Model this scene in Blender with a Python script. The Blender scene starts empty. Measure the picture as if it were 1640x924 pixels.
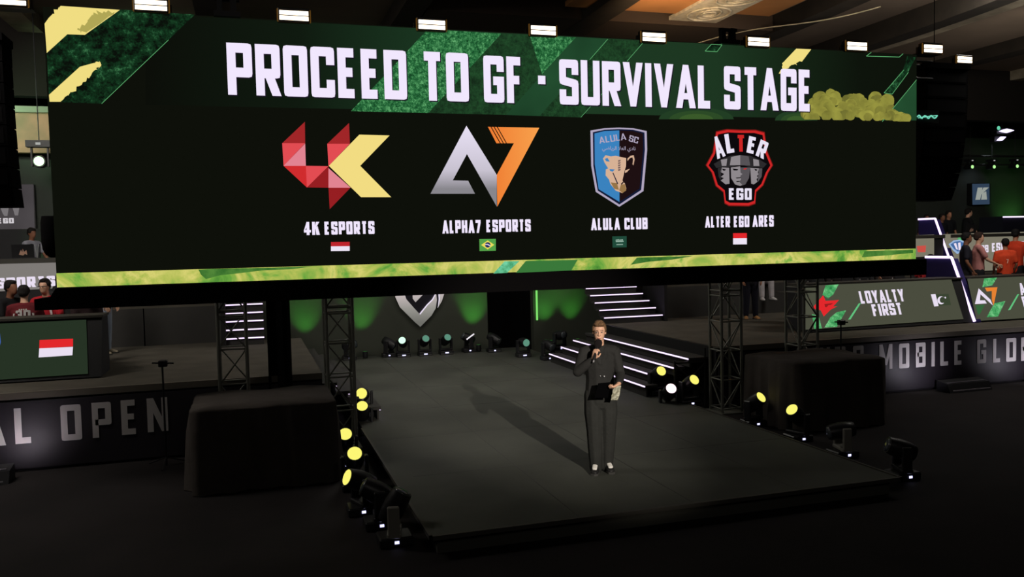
import bpy, bmesh, math, random
from mathutils import Vector, Matrix
random.seed(7)
scn = bpy.context.scene
COL = scn.collection

# ------------------------------------------------------------ camera
FPX, PITCH, YAW, ROLL, CAMH = 1354.0, .052, .301, -.023, 2.774
_F = Vector((math.sin(YAW)*math.cos(PITCH), math.cos(YAW)*math.cos(PITCH), -math.sin(PITCH)))
_R0 = Vector((math.cos(YAW), -math.sin(YAW), 0.))
_U0 = _R0.cross(_F)
_R = _R0*math.cos(ROLL)+_U0*math.sin(ROLL)
_U = -_R0*math.sin(ROLL)+_U0*math.cos(ROLL)
EYE = Vector((0, 0, CAMH))
cd = bpy.data.cameras.new('camera'); cam = bpy.data.objects.new('camera', cd); COL.objects.link(cam)
cd.sensor_width = 36; cd.lens = FPX/1640*36; cd.clip_end = 200
m3 = Matrix((_R, _U, -_F)).transposed()
cam.matrix_world = Matrix.Translation(EYE) @ m3.to_4x4()
scn.camera = cam
scn.view_settings.view_transform = 'Standard'; scn.view_settings.look = 'None'
scn.view_settings.gamma = 1; scn.view_settings.use_curve_mapping = False
scn.view_settings.exposure = 0.0
scn.cycles.use_denoising = True
scn.cycles.max_bounces = 5; scn.cycles.diffuse_bounces = 3; scn.cycles.glossy_bounces = 3

# ------------------------------------------------------------ world and large lights
w = bpy.data.worlds.new('dark_hall'); scn.world = w; w.use_nodes = True
w.node_tree.nodes['Background'].inputs[0].default_value = (.5, .42, .5, 1)
w.node_tree.nodes['Background'].inputs[1].default_value = .004

def lamp(name, kind, loc, target, power, color=(1, 1, 1), size=.1, angle=45, blend=.5, size_y=None):
    l = bpy.data.lights.new(name, kind); o = bpy.data.objects.new(name, l); COL.objects.link(o)
    o.location = loc; l.energy = power; l.color = color
    if target is not None:
        o.rotation_euler = (Vector(target)-Vector(loc)).to_track_quat('-Z', 'Y').to_euler()
    if kind == 'SPOT':
        l.spot_size = math.radians(angle); l.spot_blend = blend; l.shadow_soft_size = size
    elif kind == 'AREA':
        l.size = size
        if size_y: l.shape = 'RECTANGLE'; l.size_y = size_y
    else:
        l.shadow_soft_size = size
    return o
WARM = (1, .86, .66)
lamp('follow_spot', 'SPOT', (3.9, -12, 7.5), (3.98, 13.7, .4), 23000, (1, .90, .79), .09, 11.5, .8)
lamp('stage_wash', 'AREA', (4.4, 16.8, 5.7), (4.4, 16.6, 0), 130, (1, .96, .88), 3.0, size_y=5)
lamp('booth_wash_right', 'AREA', (15, 13.0, 7.4), (16, 17.5, 1), 300, (1, .93, .85), 3)
lamp('booth_wash_left', 'AREA', (-5, 12.5, 7.4), (-4, 17.5, 1.5), 430, (1, .93, .85), 3)
lamp('ceiling_uplight', 'SPOT', (10.5, 12.6, 6.15), (12.5, 17.5, 8), 260, (1, .85, .70), .3, 130, 1)
lamp('front_fill', 'AREA', (2, -4, 7.6), (5, 11, 0), 75, (1, .92, .85), 3)  # added unseen fill that brightens the surfaces facing the front
lamp('ceiling_uplight_right', 'SPOT', (18, 14.5, 5.6), (19, 18.5, 8), 170, (1, .9, .78), .3, 130, 1)
lamp('ceiling_uplight_warm', 'SPOT', (7.6, 14.2, 6.4), (8.6, 16.0, 8), 640, (1, .68, .40), .3, 75, 1)

# ------------------------------------------------------------ pixel to plane helper (1640 x 924)
def ray(px, py): return _F+_R*((px-820)/FPX)-_U*((py-462)/FPX)
def at(px, py, **k):
    d = ray(px, py); a, v = list(k.items())[0]; i = 'XYZ'.index(a)
    return EYE+d*((v-EYE[i])/d[i])

# ------------------------------------------------------------ materials
def lin(c):
    c = c/255; return c/12.92 if c <= .04045 else ((c+.055)/1.055)**2.4
def rgb(c): return (lin(c[0]), lin(c[1]), lin(c[2]), 1)
_M = {}
def mat(name, c, rough=.7, metal=0., spec=.4, noise=0., nscale=6., bump=0., bscale=40., c2=None):
    if name in _M: return _M[name]
    m = bpy.data.materials.new(name); m.use_nodes = True; nt = m.node_tree; b = nt.nodes['Principled BSDF']
    b.inputs['Base Color'].default_value = rgb(c); b.inputs['Roughness'].default_value = rough
    b.inputs['Metallic'].default_value = metal; b.inputs['Specular IOR Level'].default_value = spec
    tc = nt.nodes.new('ShaderNodeTexCoord')
    if noise or c2:
        n = nt.nodes.new('ShaderNodeTexNoise'); n.inputs['Scale'].default_value = nscale; n.inputs['Detail'].default_value = 5
        nt.links.new(tc.outputs['Object'], n.inputs['Vector'])
        r = nt.nodes.new('ShaderNodeValToRGB'); nt.links.new(n.outputs['Fac'], r.inputs[0])
        r.color_ramp.elements[0].position = .35; r.color_ramp.elements[1].position = .65
        a = rgb(c); k = 1-noise
        r.color_ramp.elements[0].color = (a[0]*k, a[1]*k, a[2]*k, 1)
        r.color_ramp.elements[1].color = rgb(c2) if c2 else (a[0]*(1+noise), a[1]*(1+noise), a[2]*(1+noise), 1)
        nt.links.new(r.outputs[0], b.inputs['Base Color'])
    if bump:
        n2 = nt.nodes.new('ShaderNodeTexNoise'); n2.inputs['Scale'].default_value = bscale; n2.inputs['Detail'].default_value = 4
        nt.links.new(tc.outputs['Object'], n2.inputs['Vector'])
        bp = nt.nodes.new('ShaderNodeBump'); bp.inputs['Strength'].default_value = bump; bp.inputs['Distance'].default_value = .02
        nt.links.new(n2.outputs['Fac'], bp.inputs['Height']); nt.links.new(bp.outputs[0], b.inputs['Normal'])
    _M[name] = m; return m
def emi(name, c, s=1.0):
    if name in _M: return _M[name]
    m = bpy.data.materials.new(name); m.use_nodes = True; nt = m.node_tree; nt.nodes.clear()
    o = nt.nodes.new('ShaderNodeOutputMaterial'); e = nt.nodes.new('ShaderNodeEmission')
    e.inputs[0].default_value = rgb(c); e.inputs[1].default_value = s
    nt.links.new(e.outputs[0], o.inputs[0]); _M[name] = m; return m
def emi_noise(name, stops, scale=3., detail=8., rough=.6, stretch=(1, 1, 1), s=1.0, dist=0., ax=None):
    """emissive LED picture content: noise through a colour ramp; ax=(axis, a, b) uses a position ramp instead"""
    if name in _M: return _M[name]
    m = bpy.data.materials.new(name); m.use_nodes = True; nt = m.node_tree; nt.nodes.clear()
    o = nt.nodes.new('ShaderNodeOutputMaterial'); e = nt.nodes.new('ShaderNodeEmission'); e.inputs[1].default_value = s
    tc = nt.nodes.new('ShaderNodeTexCoord'); r = nt.nodes.new('ShaderNodeValToRGB')
    if ax:
        sp = nt.nodes.new('ShaderNodeSeparateXYZ'); mr = nt.nodes.new('ShaderNodeMapRange')
        nt.links.new(tc.outputs['Object'], sp.inputs[0]); nt.links.new(sp.outputs[ax[0]], mr.inputs[0])
        mr.inputs[1].default_value = ax[1]; mr.inputs[2].default_value = ax[2]
        nt.links.new(mr.outputs[0], r.inputs[0])
    else:
        mp = nt.nodes.new('ShaderNodeMapping'); mp.inputs['Scale'].default_value = stretch
        n = nt.nodes.new('ShaderNodeTexNoise'); n.inputs['Scale'].default_value = scale
        n.inputs['Detail'].default_value = detail; n.inputs['Roughness'].default_value = rough; n.inputs['Distortion'].default_value = dist
        nt.links.new(tc.outputs['Object'], mp.inputs[0]); nt.links.new(mp.outputs[0], n.inputs['Vector'])
        nt.links.new(n.outputs['Fac'], r.inputs[0])
    cr = r.color_ramp
    while len(cr.elements) < len(stops): cr.elements.new(.5)
    for el, (p, c) in zip(cr.elements, stops): el.position = p; el.color = rgb(c)
    nt.links.new(r.outputs[0], e.inputs[0]); nt.links.new(e.outputs[0], o.inputs[0]); _M[name] = m; return m

# ------------------------------------------------------------ objects
def wl(p):
    v = Vector((0, 0, 0))
    while p is not None: v = v+p.location; p = p.parent
    return v
def props(o, label=None, cat=None, group=None, kind=None):
    if label: o['label'] = label
    if cat: o['category'] = cat
    if group: o['group'] = group
    if kind: o['kind'] = kind
    return o
def thing(name, label, cat, loc=(0, 0, 0), rz=0, group=None):
    o = bpy.data.objects.new(name, None); COL.objects.link(o); o.location = loc; o.rotation_euler = (0, 0, rz)
    o.empty_display_size = .1
    return props(o, label, cat, group)
def link(name, me, parent=None, loc=(0, 0, 0)):
    o = bpy.data.objects.new(name, me); COL.objects.link(o); o.parent = parent; o.location = loc; return o
def kids(o): return [c for c in bpy.data.objects if c.parent == o]
def copy_tree(o, parent=None):
    c = o.copy(); COL.objects.link(c); c.parent = parent
    for ch in o.children: copy_tree(ch, c)
    return c
class MB:
    """collects shapes; build() links them as ONE mesh object"""
    def __init__(s): s.v = []; s.f = []; s.mi = []; s.cur = 0; s.mats = []; s.sm = []
    def use(s, m):
        if m not in s.mats: s.mats.append(m)
        s.cur = s.mats.index(m); return s
    def add(s, vs, fs, smooth=False):
        b = len(s.v); s.v += [tuple(v) for v in vs]
        for f in fs: s.f.append([b+i for i in f]); s.mi.append(s.cur); s.sm.append(smooth)
        return s
    def box(s, a, b, bev=0.):
        x0, y0, z0 = a; x1, y1, z1 = b
        if x0 > x1: x0, x1 = x1, x0
        if y0 > y1: y0, y1 = y1, y0
        if z0 > z1: z0, z1 = z1, z0
        if bev <= 0:
            vs = [(x0, y0, z0), (x1, y0, z0), (x1, y1, z0), (x0, y1, z0), (x0, y0, z1), (x1, y0, z1), (x1, y1, z1), (x0, y1, z1)]
            return s.add(vs, [(0, 3, 2, 1), (4, 5, 6, 7), (0, 1, 5, 4), (1, 2, 6, 5), (2, 3, 7, 6), (3, 0, 4, 7)])
        vs = []; e = bev
        for z, k in ((z0, e), (z0+e, 0), (z1-e, 0), (z1, e)):
            vs += [(x0+k+e*(k == 0)*1, y0+k, z), (x1-k-e*(k == 0), y0+k, z), (x1-k, y0+k+e*(k == 0), z), (x1-k, y1-k-e*(k == 0), z),
                   (x1-k-e*(k == 0), y1-k, z), (x0+k+e*(k == 0), y1-k, z), (x0+k, y1-k-e*(k == 0), z), (x0+k, y0+k+e*(k == 0), z)]
        fs = []
        for l in range(3):
            for i in range(8): fs.append((l*8+i, l*8+(i+1) % 8, l*8+8+(i+1) % 8, l*8+8+i))
        fs += [tuple(reversed(range(8))), tuple(range(24, 32))]
        return s.add(vs, fs)
    def loft(s, rings, cap=True, smooth=True):
        n = len(rings[0]); vs = [p for r in rings for p in r]; fs = []
        for l in range(len(rings)-1):
            for i in range(n): fs.append((l*n+i, l*n+(i+1) % n, (l+1)*n+(i+1) % n, (l+1)*n+i))
        s.add(vs, fs, smooth)
        if cap:
            s.add(rings[0], [tuple(reversed(range(n)))]); s.add(rings[-1], [tuple(range(n))])
        return s
    def tube(s, p0, p1, r0, r1=None, n=8, cap=True, smooth=True):
        p0, p1 = Vector(p0), Vector(p1); r1 = r0 if r1 is None else r1
        d = (p1-p0).normalized(); a = d.orthogonal().normalized(); b = d.cross(a)
        def ring(p, r): return [p+(a*math.cos(t)+b*math.sin(t))*r for t in [2*math.pi*i/n for i in range(n)]]
        return s.loft([ring(p0, r0), ring(p1, r1)], cap, smooth)
    def lathe(s, p, d, prof, n=16, smooth=True):
        """prof: (distance along d, radius)"""
        p = Vector(p); d = Vector(d).normalized(); a = d.orthogonal().normalized(); b = d.cross(a)
        rings = [[p+d*h+(a*math.cos(t)+b*math.sin(t))*max(r, 1e-4) for t in [2*math.pi*i/n for i in range(n)]] for h, r in prof]
        return s.loft(rings, True, smooth)
    def poly(s, pts): return s.add(pts, [tuple(range(len(pts)))])
    def prism(s, pts, off):
        off = Vector(off); n = len(pts); p = [Vector(q) for q in pts]
        vs = p+[q+off for q in p]
        fs = [tuple(range(n)), tuple(reversed(range(n, 2*n)))]+[((i+1) % n, i, n+i, n+(i+1) % n) for i in range(n)]
        return s.add(vs, fs)
    def build(s, name, m=None, parent=None, local=False, recalc=True):
        if m is not None: s.mats = [m]; s.mi = [0]*len(s.f)
        me = bpy.data.meshes.new(name)
        off = Vector((0, 0, 0)) if local else wl(parent)
        me.from_pydata([tuple(Vector(v)-off) for v in s.v], [], s.f)
        for k in s.mats: me.materials.append(k)
        me.polygons.foreach_set('material_index', s.mi); me.polygons.foreach_set('use_smooth', s.sm)
        me.update()
        if recalc:
            bm = bmesh.new(); bm.from_mesh(me); bmesh.ops.recalc_face_normals(bm, faces=bm.faces); bm.to_mesh(me); bm.free()
        return link(name, me, parent)
def struct(o): o['kind'] = 'structure'; return o

# ------------------------------------------------------------ lettering: squared condensed capitals drawn as strokes
def stroke(pts, t):
    P = [Vector(p[:2]) for p in pts]; flag = [len(p) > 2 for p in pts]
    closed = (P[0]-P[-1]).length < 1e-6
    if closed: P = P[:-1]
    n = len(P); L = []; Rr = []
    for i in range(n):
        d0 = (P[i]-P[i-1]).normalized() if (i > 0 or closed) else None
        d1 = (P[(i+1) % n]-P[i]).normalized() if (i < n-1 or closed) else None
        if d0 is None: d0 = d1
        if d1 is None: d1 = d0
        n0 = Vector((-d0.y, d0.x)); n1 = Vector((-d1.y, d1.x)); mN = (n0+n1).normalized()
        k = t/2/max(.3, mN.dot(n0)); L.append(P[i]+mN*k); Rr.append(P[i]-mN*k)
    out = []
    A = [None]*n; B = [None]*n; sd = [0]*n
    for i in range(n):
        if flag[i] and (closed or 0 < i < n-1):
            a, c = P[i-1]-P[i], P[(i+1) % n]-P[i]
            sd[i] = 1 if a.x*c.y-a.y*c.x > 0 else -1      # outer side: left or right
            O, I = (L[i], Rr[i]) if sd[i] > 0 else (Rr[i], L[i]); r = .42*t
            A[i] = O+a.normalized()*r; B[i] = O+c.normalized()*r; m = O.lerp((A[i]+B[i])/2, .42)
            out.append([I, A[i], m, B[i]])
    for i in range(n if closed else n-1):
        j = (i+1) % n
        l0 = B[i] if sd[i] > 0 else L[i]; r0 = B[i] if sd[i] < 0 else Rr[i]
        l1 = A[j] if sd[j] > 0 else L[j]; r1 = A[j] if sd[j] < 0 else Rr[j]
        out.append([l0, l1, r1, r0])
    return out
C = 1
STROKES = {
 'B': [[(0, .52), (1, .52, C), (1, 1, C), (0, 1), (0, 0), (1, 0, C), (1, .52)]],
 'C': [[(1, .68), (1, 1, C), (0, 1, C), (0, 0, C), (1, 0, C), (1, .32)]],
 'D': [[(0, .5), (0, 1), (1, 1, C), (1, 0, C), (0, 0), (0, .5)]],
 'E': [[(1, 1), (0, 1), (0, 0), (1, 0)], [(0, .52), (.88, .52)]],
 'F': [[(1, 1), (0, 1), (0, -.12)], [(0, .5), (.88, .5)]],
 'G': [[(1, .7), (1, 1, C), (0, 1, C), (0, 0, C), (1, 0, C), (1, .46), (.45, .46)]],
 'H': [[(0, -.12), (0, 1.12)], [(1, -.12), (1, 1.12)], [(0, .5), (1, .5)]],
 'L': [[(0, 1.12), (0, 0), (1.1, 0)]],
 'O': [[(0, .5), (0, 1, C), (1, 1, C), (1, 0, C), (0, 0, C), (0, .5)]],
 'P': [[(0, -.12), (0, 1), (1, 1, C), (1, .42, C), (0, .42)]],
 'S': [[(1, .7), (1, 1, C), (0, 1, C), (0, .54, C), (1, .46, C), (1, 0, C), (0, 0, C), (0, .3)]],
 'T': [[(-.1, 1), (1.1, 1)], [(.5, 1), (.5, -.12)]],
 'U': [[(0, 1.12), (0, 0, C), (1, 0, C), (1, 1.12)]],
 '3': [[(0, .74), (0, 1, C), (1, 1, C), (1, .52, C), (.25, .52)], [(.25, .52), (1, .52, C), (1, 0, C), (0, 0, C), (0, .26)]],
}
STROKES['0'] = STROKES['O']
WID = {'I': .19, 'M': .74, 'N': .58, 'A': .6, 'V': .58, 'Y': .56, 'T': .5, '.': .19, '1': .19, ' ': .22, 'F': .46, 'E': .46, 'L': .44, 'K': .56, '7': .5}
def glyph(ch, t):
    wd = WID.get(ch, .53)
    if ch in STROKES:
        out = []
        for p in STROKES[ch]:
            q = [((t/2+x[0]*(wd-t)), min(1, max(0, t/2+x[1]*(1-t))))+tuple(x[2:]) for x in p]
            out += stroke(q, t)
        return out, wd
    h = wd/2; V = lambda L: [Vector(p) for p in L]
    fx = lambda L: V([(wd-x, y) for x, y in L]); fy = lambda L: V([(x, 1-y) for x, y in L])
    leg = [(0, 0), (t*1.02, 0), (h+t*.45, 1), (h-t*.45, 1)]
    rect = lambda a, b, c, d: V([(a, b), (c, b), (c, d), (a, d)])
    if ch == 'A': return [V(leg), fx(leg), rect(h*.55, .2, wd-h*.55, .2+t*.8)], wd
    if ch == 'V': return [fy(leg), V([(wd-x, 1-y) for x, y in leg])], wd
    if ch in 'I1': return [rect(0, 0, t, 1)], wd
    if ch == '.': return [rect(0, .42, t, .42+t)], wd
    if ch == 'M':
        d = [(0, 1), (t*1.1, 1), (h+t*.4, .16), (h-t*.4, .16)]
        return [rect(0, 0, t, 1), rect(wd-t, 0, wd, 1), V(d), fx(d)], wd
    if ch == 'N': return [rect(0, 0, t, 1), rect(wd-t, 0, wd, 1), V([(0, 1), (t*1.1, 1), (wd, 0), (wd-t*1.1, 0)])], wd
    if ch == 'Y':
        d = [(0, 1), (t*1.05, 1), (h+t*.5, .4), (h-t*.5, .4)]
        return [V(d), fx(d), rect(h-t/2, 0, h+t/2, .45)], wd
    if ch == 'K': return [rect(0, 0, t, 1), V([(t*.8, .36), (wd-t*1.15, 1), (wd, 1), (t*.8, .62-.36+.40)]) if 0 else V([(t*.9, .38), (wd, 1), (wd-t*1.15, 1), (t*.9, .62)]), V([(t*1.1, .52), (t*1.9, .68), (wd+.02, 0), (wd-t*1.15, 0)])], wd
    if ch == 'R':
        q = [((t/2+x[0]*(wd-t)), min(1, max(0, t/2+x[1]*(1-t))))+tuple(x[2:]) for x in STROKES['P'][0]]
        return stroke(q, t)+[V([(wd*.38, .36), (wd*.38+t, .4), (wd+.01, 0), (wd-t, 0)])], wd
    if ch == '4': return [rect(wd-t*1.5, 0, wd-t*.5, 1), V([(0, .2), (0, .36), (wd-t*1.4, 1), (wd-t*.5, 1)]), rect(0, .2, wd, .2+t*.85)], wd
    if ch == '7': return [rect(0, 1-t, wd, 1), V([(wd-t*1.1, 1-t), (wd, 1-t), (wd*.4+t*.5, 0), (wd*.4-t*.5, 0)])], wd
    return [], wd
class Surf:
    """a flat display surface; px() drops a picture point on it, N looks at the viewer"""
    def __init__(s, o, U, V):
        s.o = Vector(o); s.U = Vector(U).normalized(); s.V = Vector(V).normalized(); s.N = s.U.cross(s.V).normalized()
    def uv(s, px, py):
        d = ray(px, py); t = (s.o-EYE).dot(s.N)/d.dot(s.N); q = EYE+d*t-s.o
        return Vector((q.dot(s.U), q.dot(s.V)))
    def P(s, u, v, d=0.): return s.o+s.U*u+s.V*v+s.N*d
    def px(s, px, py, d=0.): q = s.uv(px, py); return s.P(q.x, q.y, d)
    def pp(s, mb, pts, d, m): mb.use(m); mb.poly([s.px(x, y, d) for x, y in pts]); return mb
    def text(s, mb, st, bl, br, top, d, m, t=.19, gap=.09, rot=0, skew=0.):
        """bl, br: picture points at the ends of the baseline; top: a point at cap height above bl"""
        mb.use(m); a, b, c = s.uv(*bl), s.uv(*br), s.uv(*top)
        if rot == 0: b.y = a.y = (a.y+b.y)/2
        H = c.y-a.y; tot = sum(WID.get(k, .53) for k in st)+gap*(len(st)-1)
        dr = (b-a); L = dr.length; dr.normalize(); up = Vector((-dr.y, dr.x)); k = L/tot; x = 0
        for ch in st:
            polys, wd = glyph(ch, t)
            for i, pl in enumerate(polys):
                mb.poly([s.P(*(a+dr*((x+p.x)*k+skew*p.y*H)+up*(p.y*H)), d+.0004*(i % 3)) for p in pl])
            x += wd+gap
        return mb

# ------------------------------------------------------------ shared materials
BLACK = mat('black_paint', (24, 23, 24), .6)
CLOTH = mat('black_cloth', (26, 24, 24), .95, spec=.1, bump=.5, bscale=14)
DEEP = mat('deep_black_cloth', (12, 11, 12), .98, spec=.05)
FLOORM = mat('hall_floor', (30, 27, 27), .8, spec=.15, noise=.25, nscale=1.1, bump=.1, bscale=60)
STAGEM = mat('stage_vinyl', (72, 74, 68), .7, spec=.2, noise=.18, nscale=.8, bump=.08, bscale=90)
DECKM = mat('deck_carpet', (84, 80, 72), .9, spec=.1, noise=.12, nscale=2.0, bump=.3, bscale=120)
RISERM = mat('riser_panel', (58, 57, 55), .85, spec=.15, noise=.12, nscale=1.2)
WALLM = mat('drape_wall', (40, 42, 38), .9, spec=.1, noise=.15, nscale=.7)
METAL = mat('truss_aluminium', (120, 121, 112), .5, .35)
DARKMETAL = mat('dark_truss', (60, 60, 56), .5, .5)
PLASTIC = mat('fixture_plastic', (30, 30, 32), .4)
CEILM = mat('ceiling_plaster', (116, 102, 88), .9, noise=.15, nscale=.5)
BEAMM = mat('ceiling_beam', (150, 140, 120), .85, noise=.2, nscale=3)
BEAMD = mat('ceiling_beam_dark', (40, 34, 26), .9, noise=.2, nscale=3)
LED = emi('led_strip_white', (238, 214, 255), 1.6)
DECK, TIER, FLZ = .894, 1.70, -.2
CX = 4.4

# ------------------------------------------------------------ room
struct(MB().box((-14, -16, FLZ-.2), (32, 27, FLZ)).build('floor', FLOORM))
struct(MB().box((-14, -16, 8), (32, 27, 8.3)).build('ceiling', CEILM))
struct(MB().box((-14.3, -16, FLZ), (-14, 27, 8)).build('wall_left', WALLM))
struct(MB().box((32, -16, FLZ), (32.3, 27, 8)).build('wall_right', WALLM))
struct(MB().box((-14, 27, FLZ), (32, 27.3, 8)).build('wall_back', WALLM))
struct(MB().box((-14, -16.3, FLZ), (32, -16, 8)).build('wall_front', WALLM))
# central back wall behind the catwalk, with its dark doorway
cw = struct(MB().box((-.6, 21.75, FLZ), (6.05, 22.0, 5.2)).box((7.35, 21.75, FLZ), (9.4, 22.0, 5.2)).box((6.05, 21.75, 3.2), (7.35, 22.0, 5.2))
            .build('wall_stage', mat('stage_backdrop', (66, 70, 60), .85, noise=.1, nscale=.8)))
struct(MB().box((6.05, 22.6, FLZ), (7.35, 22.7, 3.2)).box((6.05, 22.0, FLZ), (6.1, 22.7, 3.2)).box((7.3, 22.0, FLZ), (7.35, 22.7, 3.2)).build('door_1', DEEP))
# ceiling ribs and bulkhead
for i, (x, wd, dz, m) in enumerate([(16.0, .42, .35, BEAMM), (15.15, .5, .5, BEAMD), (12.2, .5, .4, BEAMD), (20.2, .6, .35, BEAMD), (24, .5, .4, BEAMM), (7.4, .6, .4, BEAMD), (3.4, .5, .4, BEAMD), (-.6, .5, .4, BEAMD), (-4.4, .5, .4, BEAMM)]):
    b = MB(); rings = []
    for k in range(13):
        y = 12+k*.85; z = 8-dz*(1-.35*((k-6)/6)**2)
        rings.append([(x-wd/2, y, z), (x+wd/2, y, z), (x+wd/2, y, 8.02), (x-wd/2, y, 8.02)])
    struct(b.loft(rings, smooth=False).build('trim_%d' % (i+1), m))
struct(MB().box((13.5, 21.6, 6.4), (32, 21.9, 8)).box((-14, 21.2, 6.3), (-2.9, 21.5, 8)).build('trim_10', mat('bulkhead_drape', (30, 26, 22), .95)))
# carved plaster panel and coved tray in the ceiling, lit warm
pn = MB().box((9.2, 13.2, 7.72), (10.4, 17.3, 7.8))
for cy in (14.2, 15.4, 16.6):
    for rr in (.45, .3, .15):
        pts = [(9.8+rr*math.cos(a)*(1 if rr != .3 else .8), cy+rr*math.sin(a)*1.15, 7.70) for a in [2*math.pi*i/18 for i in range(18)]]
        for i in range(18): pn.tube(pts[i], pts[(i+1) % 18], .025, n=4, cap=False)
struct(pn.build('trim_11', mat('carved_plaster', (190, 184, 165), .7, noise=.15, nscale=8)))
tr = MB()
for (x0, x1, z) in ((6.6, 9.2, 7.78), (10.4, 11.6, 7.86)): tr.box((x0, 12.8, z), (x1, 17.0, z+.1))
struct(tr.build('trim_12', mat('orange_cove', (176, 122, 72), .8, noise=.1, nscale=1)))
struct(MB().box((3.7, 17.35, 7.62), (11.9, 21.5, 7.7)).box((3.7, 17.3, 7.62), (11.9, 17.36, 8)).build('trim_15', mat('dark_soffit', (58, 46, 36), .9)))
cb = MB(); prev = None
for k in range(25):
    p = Vector((10.6+.1*k*.9, 18.6-.16*k, 7.56+.06*math.sin(k*.25)))
    if prev is not None: cb.tube(prev, p, .015, n=5, cap=False)
    prev = p
props(cb.build('ceiling_cable', mat('pale_cable', (200, 190, 160), .5)), 'thin pale cable sagging along the ceiling beside the carved panel', 'cable')

# ------------------------------------------------------------ catwalk, decks, tiers
cat = thing('catwalk_stage', 'low dark vinyl catwalk on which the presenter stands', 'stage', (CX, 7.86, FLZ))
MB().box((1.58, 7.86, -.03), (7.03, 21.7, 0)).build('stage_floor', STAGEM, cat)
MB().box((1.64, 7.92, FLZ), (6.97, 21.7, -.03)).build('stage_skirt', mat('skirt_grey', (74, 74, 68), .9, spec=.1), cat)
MB().box((1.55, 7.82, -.035), (7.06, 7.86, .008)).box((1.55, 7.82, -.035), (1.58, 13.0, .008)).box((7.03, 7.82, -.035), (7.06, 13.4, .012)).build('edge_trim', mat('edge_trim', (60, 58, 52), .6), cat)
sm = MB()
for y in (10.0, 12.1, 14.2, 16.4, 18.6): sm.box((1.8, y, 0), (7.0, y+.012, .0015))
for x in (3.1, 4.4, 5.7): sm.box((x, 7.9, 0), (x+.01, 21.7, .0015))
sm.build('seam', mat('floor_seam', (48, 48, 45), .6), cat)

def deck(side):
    nm = 'left' if side < 0 else 'right'
    xi, xo = (7.8, 25.0) if side > 0 else (1.0, -12.0)
    d = thing('player_deck', 'grey carpeted lower tier with the black lettered front, %s of the catwalk' % nm, 'platform', ((xi+xo)/2, 13.06, FLZ))
    MB().box((xi, 13.06, DECK-.06), (xo, 18.48, DECK)).build('deck_top', DECKM, d)
    MB().box((xi, 13.09, FLZ), (xo, 18.46, DECK-.06)).build('deck_skirt', mat('skirt_black', (22, 20, 22), .9), d)
    MB().box((xi, 13.03, DECK-.09), (xo, 13.09, DECK+.004)).build('edge_trim', mat('deck_edge', (92, 86, 76), .7), d)
    u = thing('upper_tier', 'upper grey tier behind the lower player deck, %s side' % nm, 'platform', ((xi+xo)/2, 18.5, FLZ))
    x2 = 9.45 if side > 0 else -.65
    MB().box((x2, 18.5, TIER-.05), (xo, 25.55 if side > 0 else 20.95, TIER)).build('deck_top', DECKM, u)
    n = 8; xs = [x2+(xo-x2)*k/n for k in range(n+1)]
    for k in range(n):
        a, b = sorted((xs[k], xs[k+1]))
        MB().box((a+.012, 18.5, DECK), (b-.012, 18.56, TIER-.05)).build('riser_panel', RISERM, u)
    MB().box((x2, 18.57, FLZ), (xo, 25.55 if side > 0 else 20.95, TIER-.06)).build('tier_core', DEEP, u)
    return d, u
dl, ul = deck(-1); dr_, ur = deck(1)

def side_stairs(side):
    mir = (lambda x: x) if side > 0 else (lambda x: 2*CX-x-.2)
    nm = 'right' if side > 0 else 'left'
    st = thing('side_staircase', 'wide black steps with white light strips from catwalk up to the %s deck' % nm, 'staircase', (mir(7.2), 15.8, FLZ))
    xs = [6.65, 6.9, 7.15, 7.36, 7.8]; zs = [.21, .37, .53, .695, DECK]
    far = [18.58, 18.45, 18.3, 18.1]; near = [13.57, 13.75, 13.42, 13.28]
    for k in range(4):
        x0, x1 = mir(xs[k]), mir(7.8)
        s = MB().box((x0, near[k], zs[k]-.05), (mir(xs[k+1]), far[k], zs[k])).box((mir(xs[k]+.03), near[k]+.02, (zs[k-1] if k else 0)), (mir(xs[k]+.06), far[k], zs[k]-.05)).build('step', mat('step_tread', (50, 49, 46), .8, noise=.1), st)
        if side > 0: MB().box((xs[k]-.012, near[k], zs[k]-.03), (xs[k], far[k]-(.9 if k == 3 else 0), zs[k]-.006)).build('light_strip', LED, st)
        else: MB().box((mir(xs[k]+.004), near[k], zs[k]-.058), (mir(xs[k]+.024), far[k], zs[k]-.05)).build('light_strip', LED, st)
    b = MB()
    b.tube((mir(7.1), 13.3, 0 if side < 0 else 0), (mir(7.1), 13.3, .66), .02).tube((mir(7.7), 13.3, FLZ), (mir(7.7), 13.3, .86), .02)
    b.tube((mir(7.1), 13.3, .05), (mir(7.7), 13.3, .6), .015).tube((mir(7.1), 13.3, .6), (mir(7.7), 13.3, .05), .015).tube((mir(7.1), 13.3, .62), (mir(7.7), 13.3, .62), .02)
    if side > 0: b.build('support_frame', DARKMETAL, st)
    MB().box((mir(7.75), 13.2, 0), (mir(7.82), 18.4, DECK-.01)).build('stringer', BLACK, st)
side_stairs(1); side_stairs(-1)

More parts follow.
